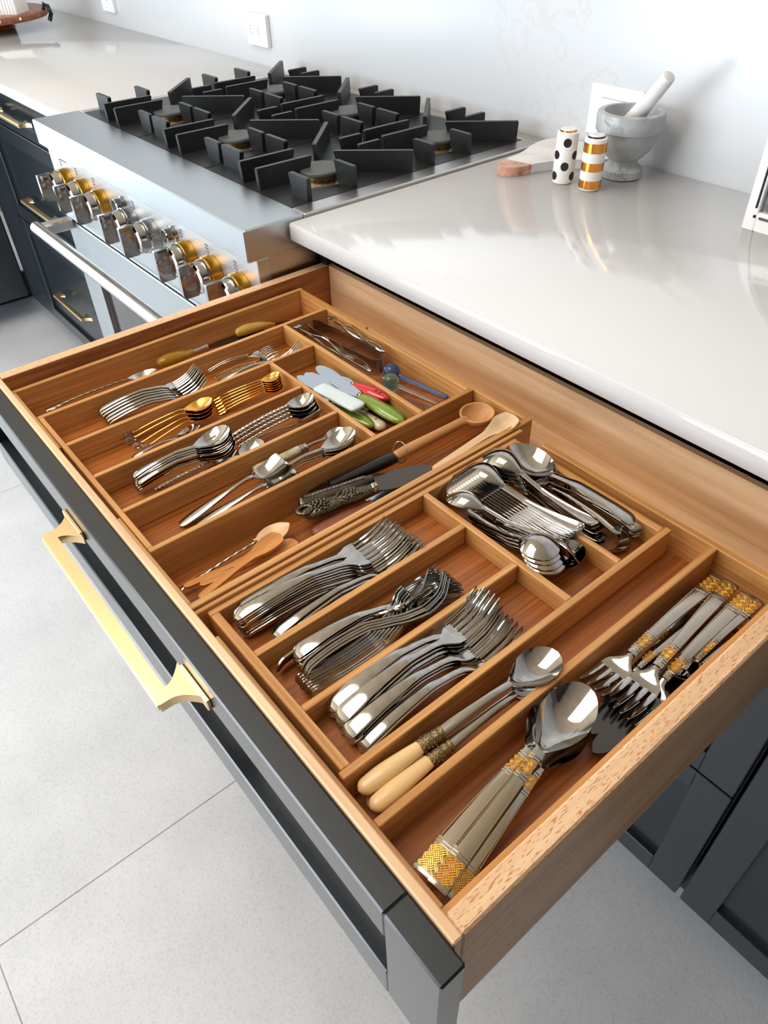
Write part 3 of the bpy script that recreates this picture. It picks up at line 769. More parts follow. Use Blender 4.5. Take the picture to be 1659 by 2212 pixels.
def woven_handle(L, hl, wA, wB, zt, arch=.003, th=.0030):
    """flat silver handle (end at x=0, wide wA) with a woven gold band at both ends"""
    c = lambda x: arch*math.sin(PI*x/hl) - x/L*zt
    sil = MB(); b1, b2 = .0045, .0235; d1, d2 = hl-.024, hl-.010
    W = lambda x: wA+(wB-wA)*min(1, x/(hl*.92))
    def plate(m, x0, x1, extra=0, dz=0, crown=-.0010):
        m.shell([(x0, W(x0)+extra, c(x0)+dz, crown), ((x0+x1)/2, W((x0+x1)/2)+extra, c((x0+x1)/2)+dz, crown), (x1, W(x1)+extra, c(x1)+dz, crown)], th, 8, 5)
    plate(sil, 0, hl)
    for x in (.001, b2+.0008, b2+.0034, d1-.0048, d1-.0022, d2+.0006, d2+.0034): plate(sil, x, x+.0016, .0004, .0007)
    for sy in (-1, 1):
        sil.tube([(x, sy*(W(x)-.0007), c(x)+.0002) for x in [b2+.006+(d1-b2-.012)*i/6 for i in range(7)]], .0007, 6)
    g1 = MB(); weave(g1, b1-.001, b2, W(b1), W(b2), 0, .0046)
    g1.v = [(x, y, z+c(x)+.0003) for x, y, z in g1.v]
    g2 = MB(); weave(g2, d1, d2, W(d1)+.0003, W(d2)+.0003, 0, .0040)
    g2.v = [(x, y, z+c(x)+.0003) for x, y, z in g2.v]
    return sil, g1, g2, c(hl)

def kind_woven_spoon(L=.195, bw=.0205, bl=.068, wa=.0076, wb=.0043):
    zt = .006; hl = L-bl; sil, g1, g2, z0 = woven_handle(L, hl, wa, wb, zt)
    S = bowl_st(L, hl, bw, .010, zt, z0, .55, wb*.75)
    b = MB().shell(S, .0020, 40, 17)
    return L, [('handle', sil, SILV2, None), ('gold_band', g1, GOLDW, 'gold woven band'), ('gold_band', g2, GOLDW, 'gold woven band'), ('bowl', b, STEEL, None)]

def kind_woven_fork(L=.188):
    zt = .004; hl = L*.70; sil, g1, g2, z0 = woven_handle(L, hl, .0074, .0042, zt)
    _, parts = kind_fork(L, head=.0142, w_end=.0095, arch=.010, tip=.012, neck=.69, root=.81)
    return L, [('handle', sil, SILV2, None), ('gold_band', g1, GOLDW, 'gold woven band'), ('gold_band', g2, GOLDW, 'gold woven band'), ('tines', parts[1][1], STEEL, None)]

def kind_woven_knife(L=.22):
    hl = .105; sil, g1, g2, z0 = woven_handle(L, hl, .0078, .0050, 0, .001, .0040)
    b = MB(); b.shell([(hl-.001, .0055, z0, 0), (hl+.02, .0076, z0, 0), (L-.05, .0090, 0, 0), (L-.02, .0084, 0, 0), (L-.006, .0058, 0, 0), (L, .0008, 0, 0)], .0016, 24, 5)
    return L, [('handle', sil, SILV2, None), ('gold_band', g1, GOLDW, 'gold woven band'), ('gold_band', g2, GOLDW, 'gold woven band'), ('blade', b, BLADEL2, None)]

def kind_cream_spoon(L=.201, bw=.0170, bl=.052):
    hl = .0640; z = lambda x: .002*math.sin(PI*x/L)
    h = MB().loft([(0, .0006, -.001, .0006), (.0016, .0042, -.001, .0038), (.006, .0070, -.001, .0058), (.020, .0079, 0, .0060), (.045, .0066, .001, .0052), (hl, .0048, .0015, .0042)], 26, 16)
    f = MB().loft([(hl-.009, .0046, .0012, .0042), (hl-.006, .0060, .0014, .0050), (hl+.002, .0062, .0016, .0052), (hl+.006, .0054, .0016, .0045), (hl+.0075, .0060, .0016, .0050), (hl+.010, .0060, .0016, .0050), (hl+.011, .0052, .0016, .0042), (hl+.013, .0057, .0016, .0047), (hl+.0145, .0057, .0016, .0047), (hl+.015, .0048, .0016, .004)], 34, 20)
    for i in range(26):    # leaf relief
        a = i*2.4; x = hl-.006+.011*(i/26); r = .0052
        f.lathe([(.0012, -.0006), (.0012, .0003), (.0006, .0007)], 6, (x, r*math.cos(a)*1.05, .0015+.0044*math.sin(a)))
    nk = L-bl
    s = MB().loft([(hl+.014, .0046, .0014, .0034), (hl+.03, .0042, .003, .0028), (nk-.02, .0032, .0040, .0022), (nk, .0030, .0022, .0016)], 16, 12, .7)
    b = MB().shell(bowl_st(L, nk, bw, .009, 0.0, .0022, .56, .0034), .0014, 36, 15)
    return L, [('handle', h, CREAM, 'cream handle'), ('ferrule', f, BRONZE, 'ornate bronze ferrule'), ('shank', s, STEELD, None), ('bowl', b, STEEL, None)]

def kind_gold_crystal(L=.117, bw=.0125, bl=.036):
    nk = L-bl
    cr = MB().lathe([(.0008, 0), (.0030, .001), (.0044, .004), (.0040, .007), (.0022, .009), (.0034, .011), (.0028, .0135), (.0012, .015)], 7, (0, 0, 0), 'x')
    h = MB().loft([(.012, .0022, 0, .0022), (.015, .0012, .0005, .0012), (.04, .0011, .003, .0011), (nk-.012, .0013, .004, .0011), (nk, .0019, .0022, .0010)], 20, 8)
    b = MB().shell(bowl_st(L, nk, bw, .0055, .004, .0022, .58, .0018), .0010, 30, 13)
    return L, [('crystal_tip', cr, CLEARG, 'clear cut crystal end'), ('handle', h, GOLD, None), ('bowl', b, GOLD, None)]

def kind_shell_spoon(L=.094, bw=.0105, bl=.024):
    nk = L-bl
    h = MB().loft([(0, .0008, 0, .0006), (.002, .0040, 0, .0010), (.006, .0030, .0004, .0010), (.009, .0042, .0006, .0010), (.013, .0014, .001, .0011), (.04, .0010, .0022, .0010), (nk, .0014, .0015, .0009)], 26, 8)
    S = bowl_st(L, nk, bw, .0030, .003, .0015, .72, .0015)
    b = MB().shell(S, .0009, 24, 29)
    o = []
    for (x, y, z) in b.v:
        u = max(0.0, (x-nk)/bl); w = max(1e-4, hermite(S, x)[0]); o.append((x+u*.0012*math.cos(y/w*PI*4.5), y, z+u*.0007*math.cos(y/w*PI*4.5)))
    b.v = o
    return L, [('handle', h, GOLD, None), ('bowl', b, GOLD, 'fluted shell bowl')]

def kind_pattern_spoon(L=.112, bw=.0135, bl=.036):
    nk = L-bl; S = []
    for i in range(29):
        x = nk*i/28; S.append((x, (.0030+.0011*math.cos(i*PI))*(1-.25*i/28), .004*math.sin(PI*x/L)-x/L*.004+.002*(i/28), .0013+.0003*math.cos(i*PI)))
    h = MB().loft(S, 84, 10)
    b = MB().shell(bowl_st(L, nk, bw, .0075, .006, S[-1][2], .58, .0026), .0013, 32, 13)
    return L, [('handle', h, SILV, 'beaded handle'), ('bowl', b, STEEL, None)]

def kind_shovel(L=.137, bw=.0135, bl=.040):
    nk = L-bl; st = [(0, .0050, 0, -.0008), (.02, .0062, .0015, -.0010), (.05, .0042, .003, -.0010), (nk-.010, .0022, .004, -.0010), (nk-.006, .0032, .0035, -.0014), (nk, .0022, .002, -.0008)]
    h = MB().shell(rend(st, .010), .0022, 28, 7)
    S = [(nk-.001, .0022, .002, -.0006), (nk+.004, .0075, -.0004, .0022), (nk+.009, bw*.82, -.0022, .0046), (nk+.018, bw*.95, -.0026, .0050), (L-.010, bw, -.0012, .0040), (L-.003, bw*.99, -.0002, .0030), (L-.0008, bw*.93, 0, .0024), (L, bw*.8, 0, .002)]
    b = MB().shell(S, .0013, 28, 11)
    return L, [('handle', h, STEEL, None), ('bowl', b, STEEL, 'square sugar shovel bowl')]

def kind_marble_spoon(L=.124):
    h = MB().loft([(0, .003, 0, .003), (.0015, .0052, 0, .005), (.012, .0062, 0, .0058), (.030, .0052, .0005, .0048), (.061, .0058, .001, .0054)], 24, 14)
    f = MB().loft([(.060, .0060, .001, .0056), (.0605, .0068, .001, .0064), (.0625, .0068, .001, .0064), (.0632, .0060, .001, .0056), (.0672, .0060, .001, .0056), (.0678, .0068, .001, .0064), (.0690, .0066, .001, .006), (.0694, .003, .001, .003)], 30, 16)
    s = MB().loft([(.068, .0028, .001, .0026), (.080, .0022, .002, .0018), (.094, .0026, .0015, .0014)], 12, 10)
    b = MB().shell(bowl_st(L, .0935, .0130, .006, .002, .0015, .58, .0024), .0012, 30, 13)
    return L, [('handle', h, MARH, 'marbled stone handle'), ('ferrule', f, STEELD, None), ('shank', s, STEEL, None), ('bowl', b, STEEL, None)]

def kind_bamboo(L=.109, wh=.0038, wb=.0106):
    st = [(0, wh*.9, 0, -.0002), (.02, wh*1.05, 0, -.0002), (.045, wh*.80, 0, -.0002), (L-.042, wh*1.15, 0, 0), (L-.026, wb*.86, 0, .0010), (L-.014, wb, 0, .0012), (L-.006, wb*.9, 0, .0008), (L, wb*.55, 0, .0004)]
    return L, [(None, MB().shell(rend(st, .006, .009), .0030, 34, 9), BAMS, None)]

def kind_wood_ladle(L=.1465):
    h = MB().loft([(0, .004, 0, .004), (.0015, .0058, 0, .0055), (.02, .0064, .0005, .0060), (.06, .0056, .001, .0052), (.098, .0055, .001, .0050), (.108, .0080, -.0005, .0048), (.113, .011, -.003, .004)], 26, 14)
    c = L-.0215; b = MB(); n = 40; prof = []
    prof = [(.0006, -.0135), (.009, -.0128), (.0150, -.0100), (.0195, -.0050), (.0212, -.0005), (.0215, .0022), (.0205, .0030), (.0188, .0024), (.0176, -.0008), (.0150, -.0050), (.009, -.0088), (.0005, -.0100)]
    b.lathe(prof, n, (c, 0, .001)); 
    return L, [('handle', h, WOODS, None), ('bowl', b, WOODS, None)]

def kind_pale_spoon(L=.120):
    st = [(0, .0040, 0, -.001), (.03, .0044, 0, -.001), (.075, .0052, 0, -.001), (.090, .0095, 0, .001), (.104, .0148, .0005, .0044), (.113, .0128, .0008, .0032), (L, .0050, .001, .001)]
    return L, [(None, MB().shell(rend(st, .004, .006), .0038, 34, 11), PALEW, None)]

def kind_spreader(L=.133, hm=None, bm_=None, hl=.078, wh=.0105, bw=.0092, hh=.0062):
    h = MB().loft([(0, .0008, 0, .0008), (.003, wh*.46, 0, hh*.55), (.012, wh*.80, 0, hh*.85), (.030, wh, .0005, hh), (hl-.022, wh*.88, .0005, hh*.9), (hl-.004, wh*.62, 0, hh*.6), (hl, wh*.42, 0, hh*.35)], 30, 18)
    b = MB().shell([(hl-.003, .0042, .0005, 0), (hl+.008, bw*.78, .0005, 0), (hl+.5*(L-hl), bw, .0002, 0), (L-.010, bw*.92, 0, 0), (L-.003, bw*.6, 0, 0), (L, bw*.15, 0, 0)], .0013, 22, 5)
    c = MB().lathe([(.0032, hl-.004), (.0046, hl-.003), (.0046, hl-.001), (.0036, hl), (.0042, hl+.001), (.0036, hl+.002)], 14, (0, 0, 0), 'x')
    return L, [('handle', h, hm, None), ('blade', b, bm_, None), ('collar', c, SILV, None)]

def kind_pearl_knife(L=.115):
    h = MB().loft([(0, .003, 0, .0012), (.001, .0085, 0, .0022), (.006, .0118, 0, .0030), (.03, .0118, 0, .0030), (.0735, .0104, 0, .0028), (.0745, .0100, 0, .0022)], 24, 16, .6)
    b = MB().shell([(.0735, .0092, 0, 0), (.085, .0088, 0, 0), (.100, .0074, 0, 0), (.111, .0050, 0, 0), (L, .0012, 0, 0)], .0014, 18, 5)
    return L, [('handle', h, PEARL, 'pearly white handle'), ('blade', b, BLADEL, None)]

def kind_cream_knife(L=.10):
    h = MB().loft([(0, .001, 0, .001), (.002, .0062, 0, .0040), (.008, .0086, 0, .0064), (.03, .0078, 0, .0060), (.05, .0066, 0, .005)], 22, 16)
    r = MB().lathe([(.0014, .0056), (.0014, .0066), (.0006, .0069)], 12, (.016, 0, 0)); r.lathe([(.0012, .0052), (.0012, .0062), (.0006, .0064)], 12, (.036, 0, 0))
    b = MB().shell([(.049, .005, 0, 0), (.06, .008, 0, 0), (.085, .009, 0, 0), (L-.003, .006, 0, 0), (L, .001, 0, 0)], .0013, 16, 5)
    return L, [('handle', h, IVORY, None), ('rivet', r, STEELD, None), ('blade', b, BLADEL, None)]

def kind_blade_only(L=.10, hl=.045, m=None, w=.0095):
    h = MB().loft([(0, .001, 0, .001), (.003, .0050, 0, .0042), (.015, .0062, 0, .0050), (hl, .0046, 0, .0036)], 18, 14)
    b = MB().shell([(hl-.002, .004, 0, 0), (hl+.008, w*.8, 0, 0), (L-.022, w, 0, 0), (L-.006, w*.72, 0, 0), (L, w*.2, 0, 0)], .0013, 20, 5)
    return L, [('handle', h, m or SILV, None), ('blade', b, BLADEL, None)]

def kind_tongs(L=.169, w=.0115, gap=.010, th=.0012, m=None, claw=True):
    """spring tongs on their side: bend at x=0, jaws at x=L"""
    t = MB(); P = []
    n = 10
    for s in (-1, 1):
        pts = []
        if s == -1: rng = [L - i*(L-.012)/14 for i in range(15)]
        for i in range(0): pass
    up_ = []; lo = []
    for i in range(16):
        x = L - (L-gap)*i/15; sp = gap+.004*math.sin(PI*x/L)-(.006 if claw and x > L-.010 else 0)
        lo.append((x, -sp))
    for i in range(1, 9):
        a = -PI/2-PI*i/9; up_.append((gap+gap*math.cos(a), gap*math.sin(a)))
    path = lo+up_+[(x, -y) for x, y in lo[::-1]]
    vs = []; fs = []; N = len(path)
    for i, (x, y) in enumerate(path):
        a = path[max(0, i-1)]; b = path[min(N-1, i+1)]; tx, ty = b[0]-a[0], b[1]-a[1]; l = math.hypot(tx, ty); nx, ny = -ty/l*th/2, tx/l*th/2
        ww = w*(1-.35*max(0, x/L-.2)) if x < L-.012 else w*.9
        vs += [(x+nx, y+ny, -ww), (x+nx, y+ny, ww), (x-nx, y-ny, ww), (x-nx, y-ny, -ww)]
    for i in range(N-1):
        a, b = i*4, i*4+4
        for p, q in ((0, 1), (1, 2), (2, 3), (3, 0)): fs.append((a+p, a+q, b+q, b+p))
    fs.append((0, 3, 2, 1)); a = (N-1)*4; fs.append((a, a+1, a+2, a+3)); t.add(vs, fs)
    return L, [(None, t, m or STEELD, None)]

def kind_wire_tongs(L=.15, m=None, spread=.009, r=.0015):
    t = MB()
    for s in (-1, 1):
        pts = [(L*u, s*spread*math.sin(PI*min(1, u*1.1+.05))*(.6+.4*math.cos(u*9)), .002*math.sin(u*12)) for u in [i/18 for i in range(19)]]
        t.tube(pts, [r*(1+.5*math.sin(u*1.7)) for u in range(19)], 8)
    t.tube([(0, -spread*.16, 0), (-.004, 0, 0), (0, spread*.16, 0)], r*1.1, 8)
    t.lathe([(.0005, 0), (.0042, .001), (.0044, .003), (.0005, .004)], 12, (L, spread*.3, -.002)); t.lathe([(.0005, 0), (.0042, .001), (.0044, .003), (.0005, .004)], 12, (L, -spread*.3, -.002))
    return L, [(None, t, m or STEEL, None)]

def kind_stirrer(m, L=.10, rm=None):
    c = L-.010
    b = MB().lathe([(.0004, c-.0125), (.0048, c-.0117), (.0090, c-.0086), (.0119, c-.0036), (.0125, c), (.0119, c+.0036), (.0090, c+.0086), (.0048, c+.0117), (.0004, c+.0125)], 28, (0, 0, 0), 'x')
    h = MB().loft([(0, .0018, 0, .0018), (.002, .0026, 0, .0026), (c-.02, .0028, 0, .0028), (c-.009, .0030, 0, .0030)], 12, 12)
    return L, [('rod', h, rm or m, 'clear glass rod' if rm else None), ('ball', b, m, None)]

def kind_grape_server(L=.157):
    h = MB(); hl = .085
    h.loft([(0, .002, 0, .002), (.004, .008, 0, .004), (.012, .0105, 0, .0045), (.020, .0110, .0005, .0055), (.034, .0100, .0005, .0050), (.044, .0080, .001, .0045), (.058, .0105, .001, .0055), (.070, .0085, .001, .0050), (hl, .0050, .001, .0040)], 40, 14)
    rnd = random.Random(3)
    for (cx, n, rx, ry) in ((.022, 24, .011, .0088), (.057, 22, .010, .0085)):
        for i in range(n):
            a = i*2.39996; q = math.sqrt((i+.5)/n); x = cx+rx*q*math.cos(a); y = ry*q*math.sin(a); z = .0048+.0018*(1-q*q)
            r = .00195; h.lathe([(r*.6, -r), (r, -r*.2), (r*.9, r*.35), (r*.5, r*.85), (.0002, r)], 8, (x, y, z), 'z', True)
    for k in range(6):
        x = .040+.008*k*.5; s = -1 if k % 2 else 1
        h.tube([(x, 0, .005), (x+.005, s*.005, .0062), (x+.011, s*.0072, .0045)], [.0012, .0016, .0006], 7)
    h.tube([(.004+.008*math.cos(a), .006*math.sin(a), .0045) for a in [2*PI*i/16 for i in range(16)]], .0022, 8, True)
    c = MB().lathe([(.0046, hl-.003), (.0056, hl-.002), (.0056, hl+.001), (.0044, hl+.002), (.0052, hl+.003), (.0044, hl+.004)], 16, (0, 0, .001), 'x')
    b = MB(); n = 22; top = []; 
    for i in range(n+1):
        u = i/n; x = hl+.002+(L-hl-.002)*u
        top.append((x, .0150*math.sin(PI*min(1, u*.92+.08)**.9)**.7+.0006, -.0140*math.sin(PI*min(1, u*.90+.10))**.6 if u < 1 else 0))
    pl = [(x, y) for x, y, _ in top]+[(x, y) for x, _, y in top[::-1]]
    b.prism(pl, 'z', -.0002, .0014)
    return L, [('handle', h, PEWTER, 'handle cast as bunches of grapes'), ('collar', c, SILV, None), ('blade', b, BLADE, None)]

def kind_server_blade(L=.15):
    hl = .07
    h = MB().loft([(0, .002, 0, .002), (.003, .0065, 0, .0055), (.02, .0085, 0, .0062), (hl, .0066, 0, .0050)], 20, 14, .8)
    b = MB(); n = 60; up_ = []; lo = []
    for i in range(n+1):
        u = i/n; x = hl-.002+(L-hl+.002)*u; up_.append((x, .0095*(1-u**4)+.0004)); lo.append((x, -.0085*(1-u**3)-(.0010 if i % 2 else 0)))
    b.prism(up_+lo[::-1], 'z', -.0006, .0006)
    return L, [('handle', h, REDW, 'red brown wooden handle'), ('blade', b, BLADEL, 'serrated blade')]

def kind_handle_knife(L=.20, hm=None, hl=.088, wh=.0085, hh=.0068, chain=False):
    h = MB().loft([(0, .003, 0, .003), (.001, wh*.92, 0, hh*.9), (.02, wh, 0, hh), (.05, wh*.9, 0, hh*.9), (hl, wh*.8, 0, hh*.85)], 20, 16, .75)
    P = [('handle', h, hm, None)]
    if chain:
        c = MB()
        for i in range(15):
            x = .010+i*.0048; c.tube([(x+.0026*math.cos(a), .0014+.0013*math.sin(a), hh+.0002) for a in [2*PI*k/8 for k in range(8)]], .0005, 6, True)
        P.append(('chain_inlay', c, SILV, 'inlaid chain pattern'))
        e = MB().lathe([(hh, .0), (hh*1.12, .0008), (hh*1.12, .003), (hh, .004)], 16, (0, 0, 0), 'x'); P.append(('end_cap', e, SILV, None))
    b = MB().shell([(hl-.002, .006, 0, 0), (hl+.01, .0085, 0, 0), (L-.03, .0085, 0, 0), (L-.008, .006, 0, 0), (L, .001, 0, 0)], .0014, 16, 5)
    P.append(('blade', b, BLADE, None))
    return L, P

def kind_horn_spoon(L=.1296):
    nk = .090; S = []
    for i in range(25):
        x = nk*i/24; S.append((x, .0018+.0004*math.cos(i*2.2)+(.0016*math.exp(-((x-.012)/.010)**2)), .003*math.sin(PI*x/L), .0013+.0003*math.sin(i*2.2)))
    h = MB().loft(S, 60, 10)
    b = MB().shell([(nk-.002, .0055, .0018, 0), (nk+.001, .0050, .0018, 0), (nk+.006, .0092, .001, .002), (nk+.018, .0128, 0, .0035), (nk+.030, .0098, 0, .0022), (L-.002, .0034, 0, .001), (L, .0008, 0, 0)], .0016, 26, 11)
    return L, [('handle', h, SILV, 'twisted silver handle'), ('bowl', b, HORNP, 'pale horn bowl')]

def kind_loop_fork(L=.15):
    t = MB(); pts = []
    hl = .095
    for i in range(25):
        a = i/24; ang = PI/2+PI*a*1.0
        pass
    loop = [(hl, .0016, .004)]+[(hl-.080*u, .0016+.0026*math.sin(PI*u), .004+.004*math.sin(PI*u)) for u in (.2, .5, .8)]+[(.006, .0036, .001), (.002, 0, 0), (.006, -.0036, .001)]+[(hl-.080*u, -.0016-.0026*math.sin(PI*u), .004+.004*math.sin(PI*u)) for u in (.8, .5, .2)]+[(hl, -.0016, .004)]
    t.tube(loop, .0014, 8)
    _, parts = kind_fork(L, head=.0150, w_end=.004, arch=.004, tip=.004, neck=.62, root=.80, tines=4)
    return L, [('handle', t, SILV, 'open wire loop handle'), ('tines', parts[1][1], SILV, None)]

def kind_ornate_spoon(L=.155):
    nk = .112; S = []
    for i in range(31):
        x = nk*i/30; e = math.exp(-((x-.010)/.012)**2); S.append((x, .0019+.0034*e+.0006*math.cos(i*2.4), .004*math.sin(PI*x/L), .0014+.0005*e))
    h = MB().loft(S, 80, 10)
    b = MB().shell(bowl_st(L, nk, .0130, .006, .004, S[-1][2], .58, .0020), .0013, 30, 13)
    return L, [('handle', h, BRONZE2, 'twisted ornate handle'), ('bowl', b, SILV, None)]

def kind_amber(L=.174):
    h = MB().loft([(0, .002, 0, .002), (.004, .0075, 0, .006), (.018, .0100, 0, .0085), (.036, .0085, 0, .0072), (.050, .0055, 0, .0040), (.056, .0050, 0, .0045)], 26, 16)
    f = MB().loft([(.055, .0052, 0, .0040), (.070, .0046, 0, .0042), (.072, .0052, 0, .005), (.078, .0056, 0, .0052), (.080, .004, 0, .003)], 18, 14)
    b = MB().shell([(.079, .003, 0, 0), (.10, .007, 0, 0), (.15, .009, 0, 0), (.170, .006, 0, 0), (L, .001, 0, 0)], .0014, 18, 5)
    return L, [('handle', h, AMBER, 'amber glass handle'), ('ferrule', f, STEELD, None), ('blade', b, BLADE, None)]

def kind_yellow(L=.100):
    h = MB().loft([(0, .002, 0, .002), (.003, .0062, 0, .0062), (.018, .0092, .002, .0080), (.040, .0080, .003, .0066), (.058, .0040, .0025, .0034), (.066, .0022, .001, .0020)], 26, 16)
    b = MB().shell([(.064, .002, .001, 0), (.074, .006, 0, 0), (.094, .006, 0, 0), (L, .001, 0, 0)], .0013, 14, 5)
    return L, [('handle', h, YELH, 'mustard yellow handle'), ('blade', b, BLADE, None)]

SILV2 = mat('champagne_silver', srgb(180, 168, 152), 0.13, 1.0)
BLADEL2 = mat('knife_blade', srgb(86, 80, 75), 0.16, 1.0)
BRONZE2 = mat('tarnished_silver', srgb(140, 124, 100), 0.3, 1.0)
ACR = CLEARG

MAKERS = dict(
    fork=lambda: kind_fork(.18, head=.0108, w_end=.0064), heavy_fork=lambda: kind_fork(.178, head=.0112, w_end=.0074, arch=.013, tip=.020),
    slim_fork=lambda: kind_fork(.165, head=.0108, w_end=.0072, arch=.012, tip=.020, th=.0018),
    small_fork=lambda: kind_fork(.14, head=.0090, w_end=.0046, arch=.009, tip=.016, neck=.62, root=.74),
    teaspoon=lambda: kind_spoon(.124, .0150, .046, .0044, .007, .008, .0065),
    dessert_spoon=lambda: kind_spoon(.147, .0158, .050, .0058, .010, .010, .0080),
    soup_spoon=lambda: kind_spoon(.168, .0245, .064, .0082, .008, .010, .0120, .0019, wn=.0048, shape=.52, mid=.72),
    round_spoon=lambda: kind_spoon(.122, .0195, .044, .0050, .008, .008, .0090, shape=.54),
    woven_spoon=kind_woven_spoon, woven_fork=kind_woven_fork, woven_knife=kind_woven_knife,
    woven_small=lambda: (lambda r: (r[0], r[1]))(kind_woven_spoon(.125, .0110, .030, .0068, .0036)),
    cream_spoon=kind_cream_spoon, crystal_spoon=kind_gold_crystal, shell_spoon=kind_shell_spoon, pattern_spoon=kind_pattern_spoon,
    sugar_shovel=kind_shovel, marble_spoon=kind_marble_spoon, bamboo_spoon=kind_bamboo, wooden_ladle=kind_wood_ladle, pale_spoon=kind_pale_spoon,
    green_spreader=lambda: kind_spreader(.133, GREENH, BLADEL), red_spreader=lambda: kind_spreader(.092, REDH, BLADEL, .062, .0100, .0078),
    pearl_knife=kind_pearl_knife, ivory_knife=kind_cream_knife, small_knife=kind_blade_only,
    tongs=kind_tongs, wire_tongs=kind_wire_tongs, blue_stirrer=lambda: kind_stirrer(BLUEG, .10), green_stirrer=lambda: kind_stirrer(GREENG, .085, CLEARG),
    grape_server=kind_grape_server, serrated_server=kind_server_blade,
    black_knife=lambda: kind_handle_knife(.118, BLKP, .088), horn_knife=lambda: kind_handle_knife(.112, HORN, .088, .0090, .0075, True),
    horn_spoon=kind_horn_spoon, loop_fork=kind_loop_fork, ornate_spoon=kind_ornate_spoon, amber_spreader=kind_amber, yellow_spreader=kind_yellow,
    table_knife=lambda: kind_spreader(.20, STEELD, BLADEL2, .085, .0085, .0088, .0035),
)
CACHE = {}
def proto(kind):
    if kind not in CACHE:
        L, parts = MAKERS[kind]()
        CACHE[kind] = (L, [(n, mb.mesh(n or kind, m, .7), lab) for n, mb, m, lab in parts])
    return CACHE[kind]

def lay(kind, name, cat, A, B, label, roll=0.0, group=None, fixlen=False, dz=0.0):
    """lay one piece with its handle end at A and its tip at B, turned by roll about its length"""
    L, parts = proto(kind)
    A = Vector(A); B = Vector(B); d = B-A; X = d.normalized(); s = 1.0 if fixlen else d.length/L
    Y = Vector((0, 0, 1)).cross(X).normalized(); Z = X.cross(Y)
    r = math.radians(roll); Y2 = Y*math.cos(r)+Z*math.sin(r)*-1*-1; Z2 = X.cross(Y2)
    M = Matrix(((X.x, Y2.x, Z2.x), (X.y, Y2.y, Z2.y), (X.z, Y2.z, Z2.z))).to_4x4()
    if len(parts) == 1:
        o = bpy.data.objects.new(name, parts[0][1]); COL.objects.link(o); tag(o, label, cat, group)
    else:
        o = thing(name, label, cat, (0, 0, 0), group)
        for n, me, lab in parts:
            c = bpy.data.objects.new(n, me); COL.objects.link(c); c.parent = o
            if lab: c['label'] = lab
    o.rotation_euler = M.to_euler(); o.location = A+Vector((0, 0, dz)); o.scale = (s, s, s)
    return o

ORD = ['topmost', 'second', 'third', 'fourth', 'fifth', 'sixth', 'seventh', 'eighth', 'ninth', 'tenth', 'eleventh']
def stack(kind, name, cat, A, B, n, step, label_top, label_rest, group, roll=0.0, jit=.0008, spin=.0, order='from the top'):
    """a nested pile: the first is the top one, each next one lies `step` further down"""
    A = Vector(A); B = Vector(B)
    for i in range(n):
        j = Vector((random.uniform(-jit, jit), random.uniform(-jit, jit)*1.5, 0)); k = Vector((random.uniform(-jit, jit), random.uniform(-jit, jit), 0))
        s = Vector(step)*i; sp = Vector((spin*i, 0, 0))
        lay(kind, name, cat, A+s+(j if i else j*0), B+s+sp+(k if i else k*0), label_top if (i == 0 and label_top) else label_rest+', '+(ORD[i] if i else 'first')+' '+order, roll+random.uniform(-2, 2)*(i > 0), None if (i == 0 and label_top) else group)

V = Vector
# ---- left tray, first long slot
lay('ornate_spoon', 'spoon', 'spoon', (.0393, .0289, -.041), (.0523, .1829, -.036), 'old silver spoon with twisted ornate handle in the leftmost long slot')
lay('amber_spreader', 'spreader', 'spreader', (.0341, .1906, -.037), (.0408, .3641, -.040), 'spreader with bulbous amber glass handle in the leftmost long slot')
lay('yellow_spreader', 'spreader', 'spreader', (.0375, .3168, -.033), (.0440, .4160, -.045), 'spreader with mustard yellow handle at the back of the leftmost slot')
# ---- second slot
stack('small_fork', 'fork', 'fork', (.1096, .0737, -.028), (.1299, .2069, -.004), 6, (.0036, .0006, -.0020), 'small fork topmost in the pile of the second slot', 'small plain fork in the pile of the second slot', 'small forks piled in the second slot')
lay('loop_fork', 'fork', 'fork', (.1045, .2314, -.035), (.1322, .3229, -.020), 'silver fork with open loop handle, upper one behind the small forks')
lay('loop_fork', 'fork', 'fork', (.1175, .2345, -.040), (.1464, .3256, -.027), 'silver fork with open loop handle, lower one against the divider', 25)
lay('small_fork', 'fork', 'fork', (.1330, .2300, -.041), (.1600, .3505, -.010), 'small fork whose bright tines point up at the back of the second slot', fixlen=False)
# ---- third slot
for i, (a, b) in enumerate((((.1709, .0785, -.036), (.1988, .190, -.015)), ((.1790, .0770, -.038), (.2000, .1885, -.0185)), ((.1925, .0800, -.040), (.2010, .1870, -.0225)), ((.2010, .0880, -.042), (.2025, .1850, -.0265)))):
    lay('crystal_spoon', 'spoon', 'spoon', a, b, ['gold teaspoon with crystal end lying on top of its pile', 'gold teaspoon with crystal end, second in its pile', 'gold teaspoon with crystal end, third in its pile', 'gold teaspoon with crystal end, lowest and nearest the divider'][i])
lay('teaspoon', 'spoon', 'spoon', (.2085, .0700, -.043), (.2100, .1640, -.036), 'short silver spoon tucked under the gold crystal spoons')
stack('shell_spoon', 'spoon', 'spoon', (.1745, .2001, -.033), (.2096, .2834, -.012), 6, (.0038, -.0006, -.0022), 'gold shell spoon topmost of its pile', 'gold shell spoon in the pile of the third slot', 'gold shell spoons', spin=-.0022)
